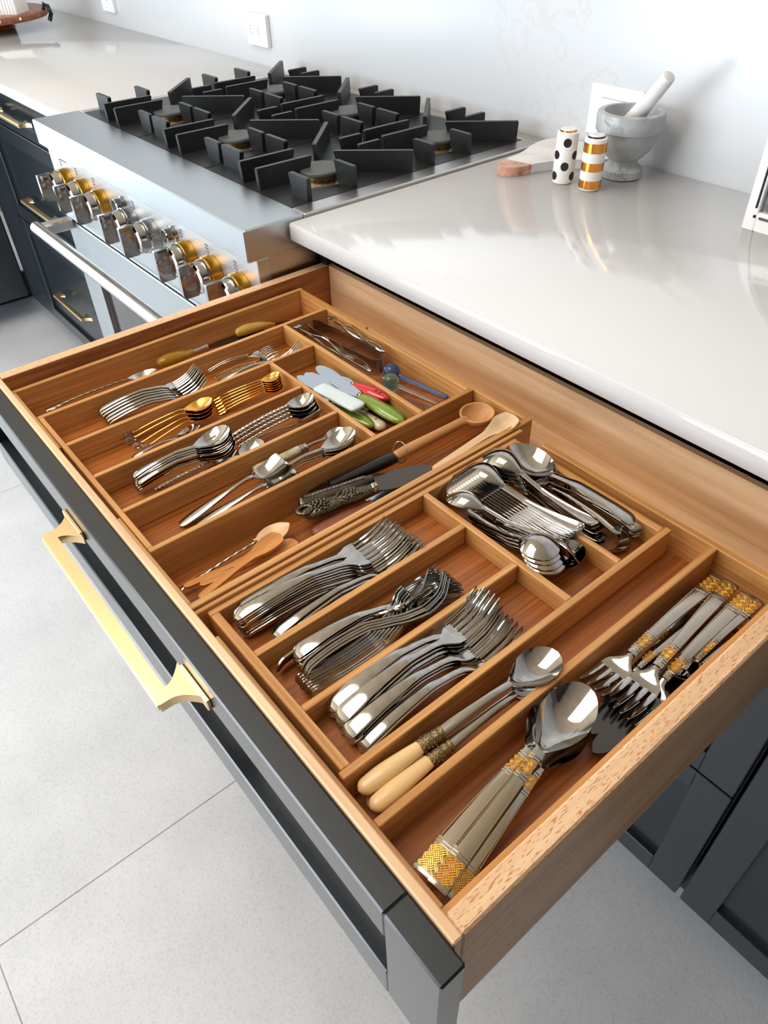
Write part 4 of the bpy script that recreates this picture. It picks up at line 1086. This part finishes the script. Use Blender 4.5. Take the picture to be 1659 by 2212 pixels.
# ---- fourth slot
stack('teaspoon', 'spoon', 'spoon', (.2688, .0472, -.0235), (.2777, .1691, -.006), 7, (.0012, -.0003, -.0022), 'plain teaspoon on top of the pile at the front of the fourth slot', 'plain teaspoon nested in the pile of the fourth slot', 'plain teaspoons in the fourth slot', spin=.0006)
lay('teaspoon', 'spoon', 'spoon', (.2785, .0479, -.027), (.2845, .1645, -.0125), 'plain teaspoon with its handle fanned right of the teaspoon pile', 4)
lay('pattern_spoon', 'spoon', 'spoon', (.2797, .0647, -.0425), (.2890, .1700, -.036), 'patterned spoon lowest beside the divider in the fourth slot')
stack('pattern_spoon', 'spoon', 'spoon', (.2672, .1759, -.027), (.2873, .2834, -.006), 4, (.0022, .0004, -.0042), 'beaded handle spoon on top of the pile at the back of the fourth slot', 'beaded handle spoon in the pile of the fourth slot', 'beaded handle spoons')
lay('teaspoon', 'spoon', 'spoon', (.2800, .1750, -.042), (.3030, .2858, -.020), 'dark shining spoon leaning on its edge behind the beaded spoons', -50)
lay('teaspoon', 'spoon', 'spoon', (.2950, .1050, -.0430), (.2928, .2026, -.034), 'short spoon lying low between the teaspoons and beaded spoons', 12)
# ---- fifth slot
lay('sugar_shovel', 'spoon', 'spoon', (.3555, .0562, -.041), (.3563, .191, -.018), 'sugar shovel with square bowl, nearer the left divider')
lay('sugar_shovel', 'spoon', 'spoon', (.3663, .0700, -.042), (.3781, .1928, -.022), 'sugar shovel with square bowl, overlapped and further right')
lay('marble_spoon', 'spoon', 'spoon', (.3339, .1634, -.036), (.3517, .2856, -.026), 'spoon with marbled stone handle and silver ferrule')
stack('teaspoon', 'spoon', 'spoon', (.3560, .1650, -.038), (.3711, .2819, -.012), 4, (.0012, -.0004, -.0026), 'teaspoon on top of the small pile at the back of the fifth slot', 'teaspoon in the pile of the fifth slot', 'teaspoons at the back of the fifth slot', jit=.002)
# ---- long right slot of the left tray
lay('wooden_ladle', 'wooden_spoon', 'spoon', (.4278, .297, -.028), (.4365, .4434, -.022), 'beech wooden spoon with deep round bowl and a wire ring at its handle')
rg_ = MB().tube([(.434+.012*math.cos(a), .2995+.004*math.sin(a), -.020+.0115*math.sin(a)) for a in [2*PI*i/28 for i in range(28)]], .0007, 7, True).build('key_ring', SILV2, None, .8)
tag(rg_, 'thin wire ring around the handle of the beech wooden spoon', 'ring')
lay('pale_spoon', 'wooden_spoon', 'spoon', (.4705, .3170, -.032), (.4770, .4415, -.012), 'pale shallow wooden spoon beside the right side of the left tray')
lay('black_knife', 'knife', 'knife', (.4267, .3003, -.030), (.4040, .1880, -.042), 'knife with glossy black handle lying against the divider')
lay('horn_knife', 'knife', 'knife', (.4173, .1704, -.037), (.4420, .2800, -.036), 'knife with dark horn handle and chain pattern')
lay('grape_server', 'cake_server', 'cake server', (.437, .1596, -.031), (.4728, .3143, -.026), 'cake server with dark pewter handle cast as grapes')
lay('serrated_server', 'bread_knife', 'knife', (.4589, .1574, -.044), (.4738, .3193, -.036), 'serrated knife with red brown wooden handle under the cake server')
lay('horn_spoon', 'spoon', 'spoon', (.4323, .0168, -.050), (.4326, .1463, -.038), 'spoon with pale horn bowl and thin twisted silver handle')
lay('bamboo_spoon', 'bamboo_spoon', 'spoon', (.4768, .0175, -.024), (.4524, .1236, -.025), 'small bamboo spoon lying crosswise on top of the others')
lay('bamboo_spoon', 'bamboo_spoon', 'spoon', (.4421, .0168, -.037), (.4530, .1205, -.037), 'small bamboo spoon on the left underneath the crossing one')
lay('bamboo_spoon', 'bamboo_spoon', 'spoon', (.4536, .0288, -.0335), (.4661, .1348, -.0335), 'small bamboo spoon in the middle with its tip toward the red handle')
lay('bamboo_spoon', 'bamboo_spoon', 'spoon', (.4610, .0380, -.041), (.4735, .1400, -.039), 'small bamboo spoon furthest right, half hidden by the tray side')
# ---- tongs slot
lay('tongs', 'tongs', 'tongs', (.2600, .4150, -.029), (.0990, .4110, -.032), 'wide dark steel spring tongs lying on their side', 0)
lay('wire_tongs', 'tongs', 'tongs', (.2466, .4020, -.037), (.1010, .3860, -.022), 'slender silver tongs in front of the wide dark ones')
lay('wire_tongs', 'tongs', 'tongs', (.2440, .4300, -.019), (.1150, .4360, -.020), 'slender silver tongs leaning at the back of the slot')
lay('blue_stirrer', 'stirrer', 'stirrer', (.3647, .4397, -.040), (.2696, .4138, -.030), 'blue glass stirrer with a ball end')
lay('green_stirrer', 'stirrer', 'stirrer', (.3649, .4240, -.042), (.2880, .3960, -.030), 'pale green glass stirrer with a ball end')
t = MB().shell([(0, .0015, 0, 0), (.010, .0045, 0, 0), (.05, .0050, 0, 0), (.062, .0015, 0, 0)], .002, 14, 5)
ac = t.build('pick', ACR, None, .6); ac.location = (.3673, .4090, -.041); ac.rotation_euler = (0, 0, math.atan2(-.021, -.0587)); tag(ac, 'clear acrylic pick lying near the glass stirrers', 'pick')
# ---- spreader slot
lay('green_spreader', 'spreader', 'spreader', (.3876, .3449, -.024), (.2556, .3332, -.017), 'green handled spreader lying on top with embossed letters')
lay('green_spreader', 'spreader', 'spreader', (.3590, .3209, -.034), (.2260, .3070, -.034), 'green handled spreader beneath the pearly white knife')
lay('green_spreader', 'spreader', 'spreader', (.3700, .3600, -.037), (.2400, .3570, -.040), 'green handled spreader half hidden under the red one')
lay('red_spreader', 'spreader', 'spreader', (.3402, .3600, -.021), (.2518, .3450, -.022), 'red handled spreader with embossed letters')
lay('pearl_knife', 'spreader', 'spreader', (.3376, .3179, -.016), (.2238, .3031, -.016), 'wide spreader with pearly white handle on top of the pile')
lay('ivory_knife', 'spreader', 'spreader', (.3665, .3312, -.037), (.2700, .3300, -.040), 'small knife with riveted ivory coloured handle')
lay('small_knife', 'spreader', 'spreader', (.3200, .3520, -.036), (.2091, .3439, -.024), 'pale bladed spreader pointing to the divider corner')
lay('small_knife', 'spreader', 'spreader', (.3281, .3391, -.033), (.2132, .3217, -.024), 'spreader with knobbed silver handle under the green one')
# embossed mark on two spreaders
em = bpy.data.curves.new('embossed_letters', 'FONT'); em.body = 'pig'; em.size = .0085; em.extrude = .0004; em.align_x = 'CENTER'
eo = bpy.data.objects.new('embossed_letters', em); COL.objects.link(eo); bpy.context.view_layer.update()
em_me = bpy.data.meshes.new_from_object(eo.evaluated_get(bpy.context.evaluated_depsgraph_get())); bpy.data.objects.remove(eo)
for ob in list(COL.objects):
    if ob.get('label', '') in ('green handled spreader lying on top with embossed letters', 'red handled spreader with embossed letters'):
        me_ = em_me.copy(); me_.materials.clear(); me_.materials.append(GREENH if 'green' in ob['label'] else REDH)
        o = bpy.data.objects.new('embossed_letters', me_); COL.objects.link(o)
        o.parent = ob; o.location = (.017, .001, .0052 if 'green' in ob['label'] else .0068); o.rotation_euler = (0, 0, PI/2*0+PI)

# ---- right tray: fork slots
stack('fork', 'fork', 'fork', (.5140, .0367, -.026), (.5260, .2080, -.006), 4, (.0005, .0006, -.0034), 'table fork nearest the left side, its handle dark, in the first fork slot', 'dark table fork at the left of the first fork slot', 'table forks at the left of the first fork slot', jit=.0012)
stack('fork', 'fork', 'fork', (.526, .0268, -.0170), (.5430, .2090, -.003), 10, (.0003, .0004, -.0026), 'table fork topmost of the tall nested pile in the first fork slot', 'table fork in the tall pile of the first fork slot', 'nested table forks in the first fork slot', jit=.0006, spin=.0014)
stack('fork', 'fork', 'fork', (.5520, .0482, -.034), (.5555, .2187, -.013), 3, (.0014, .0006, -.0038), 'table fork lying flat right of the tall pile, handle against the divider', 'table fork beside the divider of the first fork slot', 'table forks beside the divider in the first slot', jit=.001)
# second slot
stack('slim_fork', 'fork', 'fork', (.5893, .0472, -.026), (.6040, .2050, -.012), 4, (.0004, .0002, -.0030), 'fork lying flat on the left in the second fork slot', 'fork under the flat one in the second fork slot', 'flat forks in the second fork slot', jit=.001)
stack('slim_fork', 'fork', 'fork', (.6085, .0357, -.032), (.6135, .2082, -.022), 8, (.0027, .0002, -.0005), None, 'fork on edge in the fanned row, second fork slot', 'forks on edge in the second fork slot', roll=72, jit=.0005, order='from the left')
stack('slim_fork', 'fork', 'fork', (.6060, .0420, -.024), (.6070, .2020, -.017), 4, (.0026, .0002, -.0008), None, 'fork on edge facing the other way above the row', 'crossing forks in the second fork slot', roll=-68, jit=.0005, order='from the left')
lay('slim_fork', 'fork', 'fork', (.5860, .0300, -.034), (.5950, .1955, -.018), 'single fork on its edge against the left divider of the second slot', -74)
# third slot
stack('heavy_fork', 'fork', 'fork', (.6490, .0393, -.030), (.6520, .2130, -.009), 3, (.0006, .0003, -.0034), 'fork nearest the left divider in the third fork slot', 'fork at the left of the third fork slot', 'left forks in the third fork slot', jit=.001)
stack('heavy_fork', 'fork', 'fork', (.6638, .0379, -.027), (.6600, .2160, -.006), 4, (.0012, .0003, -.0042), 'fork topmost in the third fork slot, broad shoulder showing', 'fork in the middle pile of the third fork slot', 'middle forks in the third fork slot', jit=.001)
stack('heavy_fork', 'fork', 'fork', (.6776, .0354, -.029), (.6750, .2122, -.014), 3, (.0008, .0003, -.0036), 'fork with the bluish shining handle in the third fork slot', 'fork in the bluish pile of the third fork slot', 'right forks in the third fork slot', jit=.001)
stack('heavy_fork', 'fork', 'fork', (.6880, .0402, -.036), (.6885, .2170, -.019), 2, (.0004, .0003, -.0034), 'fork against the right divider of the third fork slot', 'fork by the right divider of the third fork slot', 'forks at the right divider')

# ---- right tray: spoon compartments
n = 11
for i in range(n):
    o = V((-.0014*i, -.0023*i, -.0019*i))
    lay('dessert_spoon', 'spoon', 'spoon', V((.6570, .3480, -.012))+o, V((.5120, .3270, -.012))+o, 'stainless spoon in the row of inverted spoons, '+ORD[i]+' from the rear' if i else 'stainless spoon rearmost of the inverted row, touching the divider', 158 , 'row of inverted spoons' if i else None)
lay('dessert_spoon', 'spoon', 'spoon', (.652, .3170, -.010), (.5265, .2880, -.020), 'single inverted spoon lying across the spoon row', 180)
stack('round_spoon', 'spoon', 'spoon', (.5480, .2980, -.030), (.6660, .2930, -.009), 4, (.0034, -.0001, -.0040), 'inverted spoon mirroring the window, at the front of the spoon compartment', 'inverted spoon under the mirroring one', 'inverted spoons at the compartment front', roll=180)
stack('dessert_spoon', 'spoon', 'spoon', (.5539, .3080, -.034), (.6780, .3130, -.018), 3, (0, .0018, -.0026), 'spoon on its edge right of the mirroring spoon', 'spoon on its edge in the front compartment', 'edgewise spoons', roll=118)
lay('round_spoon', 'spoon', 'spoon', (.5689, .3143, -.038), (.6760, .3260, -.026), 'dark bowled spoon beneath the handles of the spoon row', 20)
# rear compartment
stack('dessert_spoon', 'spoon', 'spoon', (.6590, .3690, -.017), (.5080, .3620, -.010), 6, (.0022, .0002, -.0038), 'inverted spoon topmost of the left pile in the rear compartment', 'inverted spoon in the left pile, rear compartment', 'inverted spoons in the rear compartment', roll=168, jit=.0012, spin=.0012)
lay('soup_spoon', 'serving_spoon', 'spoon', (.6849, .3890, -.010), (.5180, .3900, -.007), 'large round serving spoon face up in the rear compartment')
lay('soup_spoon', 'serving_spoon', 'spoon', (.6800, .3780, -.020), (.5200, .3885, -.018), 'large serving spoon under the face up one, handle to its front')
stack('dessert_spoon', 'spoon', 'spoon', (.6880, .4030, -.028), (.5500, .4000, -.033), 2, (.0004, -.0004, -.0042), 'dark spoon leaning on the rear rail, furthest back', 'dark spoon under the furthest back one', 'spoons at the rear rail', roll=-40, jit=.001)
lay('soup_spoon', 'serving_spoon', 'spoon', (.5400, .3850, -.038), (.6880, .3800, -.036), 'large spoon whose bowl shows under the handle ends', 0)

# ---- cream handled spoons
lay('cream_spoon', 'spoon', 'spoon', (.7190, .0165, -.031), (.7372, .2156, -.016), 'cream handled spoon on the left, on top of its pair')
lay('cream_spoon', 'spoon', 'spoon', (.7345, .0155, -.033), (.7390, .2165, -.0265), 'cream handled spoon on the right beside the divider')
lay('cream_spoon', 'spoon', 'spoon', (.7255, .0192, -.047), (.7385, .2206, -.037), 'cream handled spoon at the bottom under the other two')
# ---- gold woven cutlery
lay('woven_spoon', 'serving_spoon', 'spoon', (.8080, .0130, -.026), (.7768, .2044, -.010), 'large spoon with woven gold bands, on top of the three', 7)
lay('woven_spoon', 'serving_spoon', 'spoon', (.7915, .0143, -.036), (.7690, .2035, -.021), 'large spoon with woven gold bands, on the left beneath', -9)
lay('woven_spoon', 'serving_spoon', 'spoon', (.8140, .0200, -.042), (.7790, .1990, -.030), 'large spoon with woven gold bands, lowest at the tray side', 12)
lay('woven_fork', 'fork', 'fork', (.7720, .4061, -.030), (.7715, .2181, -.030), 'fork with woven gold bands, leftmost in the corner slot')
lay('woven_fork', 'fork', 'fork', (.7849, .4067, -.026), (.8000, .2213, -.026), 'fork with woven gold bands, in the middle on top')
lay('woven_fork', 'fork', 'fork', (.8030, .4030, -.025), (.8050, .2215, -.036), 'fork with woven gold bands, right of the middle one')
lay('woven_fork', 'fork', 'fork', (.7853, .3900, -.042), (.7780, .2260, -.040), 'fork with woven gold bands, underneath the leftmost one')
lay('woven_small', 'spoon', 'spoon', (.8110, .4060, -.026), (.8100, .2818, -.031), 'small spoon with woven gold bands by the tray side')
lay('woven_knife', 'knife', 'knife', (.8120, .4014, -.046), (.8080, .1801, -.042), 'knife with woven gold bands lying at the bottom by the tray side')
lay('woven_knife', 'knife', 'knife', (.7655, .4091, -.048), (.7960, .1934, -.044), 'knife with woven gold bands lying at the bottom in the middle')

# ================================================================ ON THE COUNTER
mo = thing('mortar', 'grey veined marble mortar standing by the backsplash', 'mortar', (.1905, .996, CZ))
MB().lathe([(.0300, CZ), (.0335, CZ+.002), (.0335, CZ+.013), (.0315, CZ+.016), (.0240, CZ+.022), (.0232, CZ+.027), (.0300, CZ+.033), (.0400, CZ+.044), (.0470, CZ+.058), (.0500, CZ+.072), (.0508, CZ+.0722), (.0530, CZ+.0735), (.0540, CZ+.094), (.0525, CZ+.099),
            (.0490, CZ+.1004), (.0430, CZ+.1000), (.0405, CZ+.094), (.0370, CZ+.070), (.0280, CZ+.050), (.0005, CZ+.042)], 56, (.1905, .996, 0)).build('mortar_bowl', GREYM, mo, .5)
pa, pb = V((.168, 1.000, CZ+.052)), V((.2556, .980, .2361)); dd = (pb-pa).normalized()
pe = MB().tube([pa, pa+dd*.004, pa+dd*.014, pa+dd*.040, pa+dd*.090, pb-dd*.010, pb-dd*.002, pb], [.006, .0125, .0155, .0145, .0115, .0105, .0095, .006], 24).build('pestle', WHITEM, None, .8)
tag(pe, 'white marble pestle leaning out of the grey mortar', 'pestle')
def shaker_body(x, y, kind):
    r, h = .0176, .0805
    t = thing('shaker', 'white salt shaker with black dots' if kind == 'dots' else 'white and gold striped pepper shaker', 'shaker', (x, y, CZ))
    MB().lathe([(r*.82, CZ), (r*.92, CZ+.0012), (r, CZ+.006), (r, CZ+h-.008), (r*.96, CZ+h-.004), (r*.82, CZ+h-.0025), (r*.80, CZ+h-.0025)], 44, (x, y, 0)).build('shaker_body', CERAM, t, .6)
    MB().lathe([(r*.78, CZ+h-.004), (r*.78, CZ+h-.001), (r*.74, CZ+h-.0004)], 36, (x, y, 0)).build('cap_ring', GOLDC if kind == 'dots' else BLKC, t, .5)
    MB().lathe([(r*.72, CZ+h-.002), (r*.72, CZ+h+.0004), (r*.66, CZ+h+.001)], 36, (x, y, 0)).build('cap', CERAM, t, .5)
    hl = MB()
    for a in range(3): hl.box(x+.003*math.cos(a*2.1)-.0005, x+.003*math.cos(a*2.1)+.0005, y+.003*math.sin(a*2.1)-.0005, y+.003*math.sin(a*2.1)+.0005, CZ+h+.0005, CZ+h+.0012)
    hl.build('sprinkle_hole', BLKC, t, 0, kind='stuff')
    if kind == 'dots':
        ca = math.atan2(-.1286-y, .9453-x)
        for row, (zc, offs) in enumerate(((.0125, (-.95, .97)), (.0285, (.05,)), (.0445, (-.92, 1.0)), (.0640, (.06,)))):
            for of in list(offs)+[o_+PI for o_ in offs]:
                a0 = ca+of; vs = []; fs = []; n = 24; R = .0064; rr = r+.0003
                vs.append((x+rr*math.cos(a0), y+rr*math.sin(a0), CZ+zc))
                for k in range(n):
                    q = 2*PI*k/n; aa = a0+R*math.cos(q)/r; vs.append((x+rr*math.cos(aa), y+rr*math.sin(aa), CZ+zc+R*math.sin(q)*1.05))
                fs = [(0, 1+k, 1+(k+1) % n) for k in range(n)]
                d_ = MB(); d_.add(vs, fs); d_.build('dot', BLKC, t, .9)
    else:
        for za, zb_ in ((.004, .0165), (.0300, .0430), (.0570, .0715)):
            MB().lathe([(r*.99, CZ+za), (r+.0003, CZ+za+.0003), (r+.0003, CZ+zb_-.0003), (r*.99, CZ+zb_)], 44, (x, y, 0), 'z', False).build('gold_stripe', GOLDC, t, .6)
shaker_body(.1425, .9035, 'dots'); shaker_body(.1950, .9075, 'stripes')
# marble paddle
bd = thing('serving_board', 'white marble serving board with pink stone handle end behind the shakers', 'board', (.06, .97, CZ))
left = [(.0335, .868), (.0265, .895), (.0240, .912)]; 
out = [(.0262, .890), (.0245, .905), (.0225, .925), (.0150, .950), (.0030, .980), (-.0035, 1.005), (-.0040, 1.030), (.0040, 1.048), (.020, 1.060), (.050, 1.064), (.120, 1.064), (.145, 1.052), (.152, 1.030), (.146, 1.005), (.128, .985), (.108, .965), (.090, .935), (.0805, .908), (.0790, .897)]
MB().prism(out[::-1], 'z', CZ+.0002, CZ+.015).build('board_slab', WHITEM, bd, .5)
he = [(.0262, .8895), (.0790, .8965), (.0770, .880), (.0715, .866), (.0620, .857), (.0510, .853), (.0400, .8545), (.0315, .862), (.0275, .873)]
MB().prism(he, 'z', CZ+.0002, CZ+.015).build('handle_end', PINKM, bd, .5, label='pink stone handle end')
# picture frame at the right edge
fr = thing('picture_frame', 'white picture frame with black beads standing at the right edge of the counter', 'frame', (.56, .94, CZ))
fy = .9300
m = MB(); m.box(.4495, .483-.015, fy, fy+.018, CZ, CZ+.26, .0015); m.box(.655, .689, fy, fy+.018, CZ, CZ+.26, .0015)
m.box(.4675, .6555, fy, fy+.018, CZ, CZ+.0265, .0015); m.box(.4675, .6555, fy, fy+.018, CZ+.228, CZ+.26, .0015)
m.build('frame_moulding', CERAM, fr, .4)
bx('picture', CHALK, fr, .467, .656, fy+.008, fy+.012, CZ+.026, CZ+.229)
for zz in (CZ+.032, CZ+.12):
    MB().tube([(.4635, fy-.0004, zz), (.4635, fy-.0004, zz+.072)], .0016, 10).build('bead_bar', BLKC, fr, .8)
for k in range(3):
    MB().tube([(.4715+.062*k, fy-.0004, CZ+.0195), (.525+.062*k, fy-.0004, CZ+.0195)], .0016, 10).build('bead_bar', BLKC, fr, .8)
for zz in (CZ+.0205, CZ+.112):
    MB().lathe([(.0023, fy+.001), (.0022, fy-.0008), (.0012, fy-.0022), (.0002, fy-.0026)], 14, (.4643, 0, zz), 'y').build('bead', BLKC, fr, .8)
# far left: round board, fluted box
rb = thing('round_board', 'round reddish wooden board raised on a foot at the far left', 'board', (-2.29, .71, CZ))
MB().lathe([(.215, CZ+.032), (.222, CZ+.034), (.225, CZ+.040), (.225, CZ+.048), (.221, CZ+.053)], 60, (-2.29, .71, 0)).build('board_top', WALNUT, rb, .4)
MB().lathe([(.10, CZ), (.105, CZ+.003), (.09, CZ+.032)], 40, (-2.29, .71, 0)).build('foot', WALNUT, rb, .4)
for a in (-.35, -.02, .3):
    MB().lathe([(.0045, 0), (.004, .002), (.001, .003)], 12, (0, 0, 0), 'x')
    s_ = MB(); px_, py_ = -2.29+.2255*math.cos(a), .71+.2255*math.sin(a)
    s_.lathe([(.0045, px_-.001), (.004, px_+.0012), (.001, px_+.002)], 12, (0, py_, CZ+.044), 'x'); s_.build('stud', PLAST, rb, .6)
hd_ = MB(); bxp, byp = -2.29+.232*math.cos(.95), .71+.232*math.sin(.95)
hd_.tube([(bxp, byp, CZ+.020), (bxp+.008, byp+.008, CZ+.040), (bxp-.002, byp+.006, CZ+.062), (bxp-.016, byp+.0, CZ+.068), (bxp-.010, byp-.008, CZ+.052)], .007, 10)
hd_.build('iron_handle', BLKC, rb, .8)
fb = MB(); u_ = V((-.68, -.73, 0)); v_ = V((-.71, .70, 0)); c0 = V((-2.100, .779, 0)); n = 14
poly = []
def edge(p, q, n):
    d_ = (q-p)/n; nn = V((d_.y, -d_.x, 0)).normalized()*-.003
    for i in range(n):
        poly.append(p+d_*i+nn); poly.append(p+d_*(i+.3)); poly.append(p+d_*(i+.7))
P_ = [c0, c0+v_*.09, c0+v_*.09+u_*.15, c0+u_*.15]
for i in range(4): edge(P_[i], P_[(i+1) % 4], n if i % 2 else 9)
fb.prism([(p.x, p.y) for p in poly], 'z', CZ+.0532, CZ+.17)
tag(fb.build('fluted_box', CERAM, None, .5), 'white fluted box standing on the round wooden board', 'box')
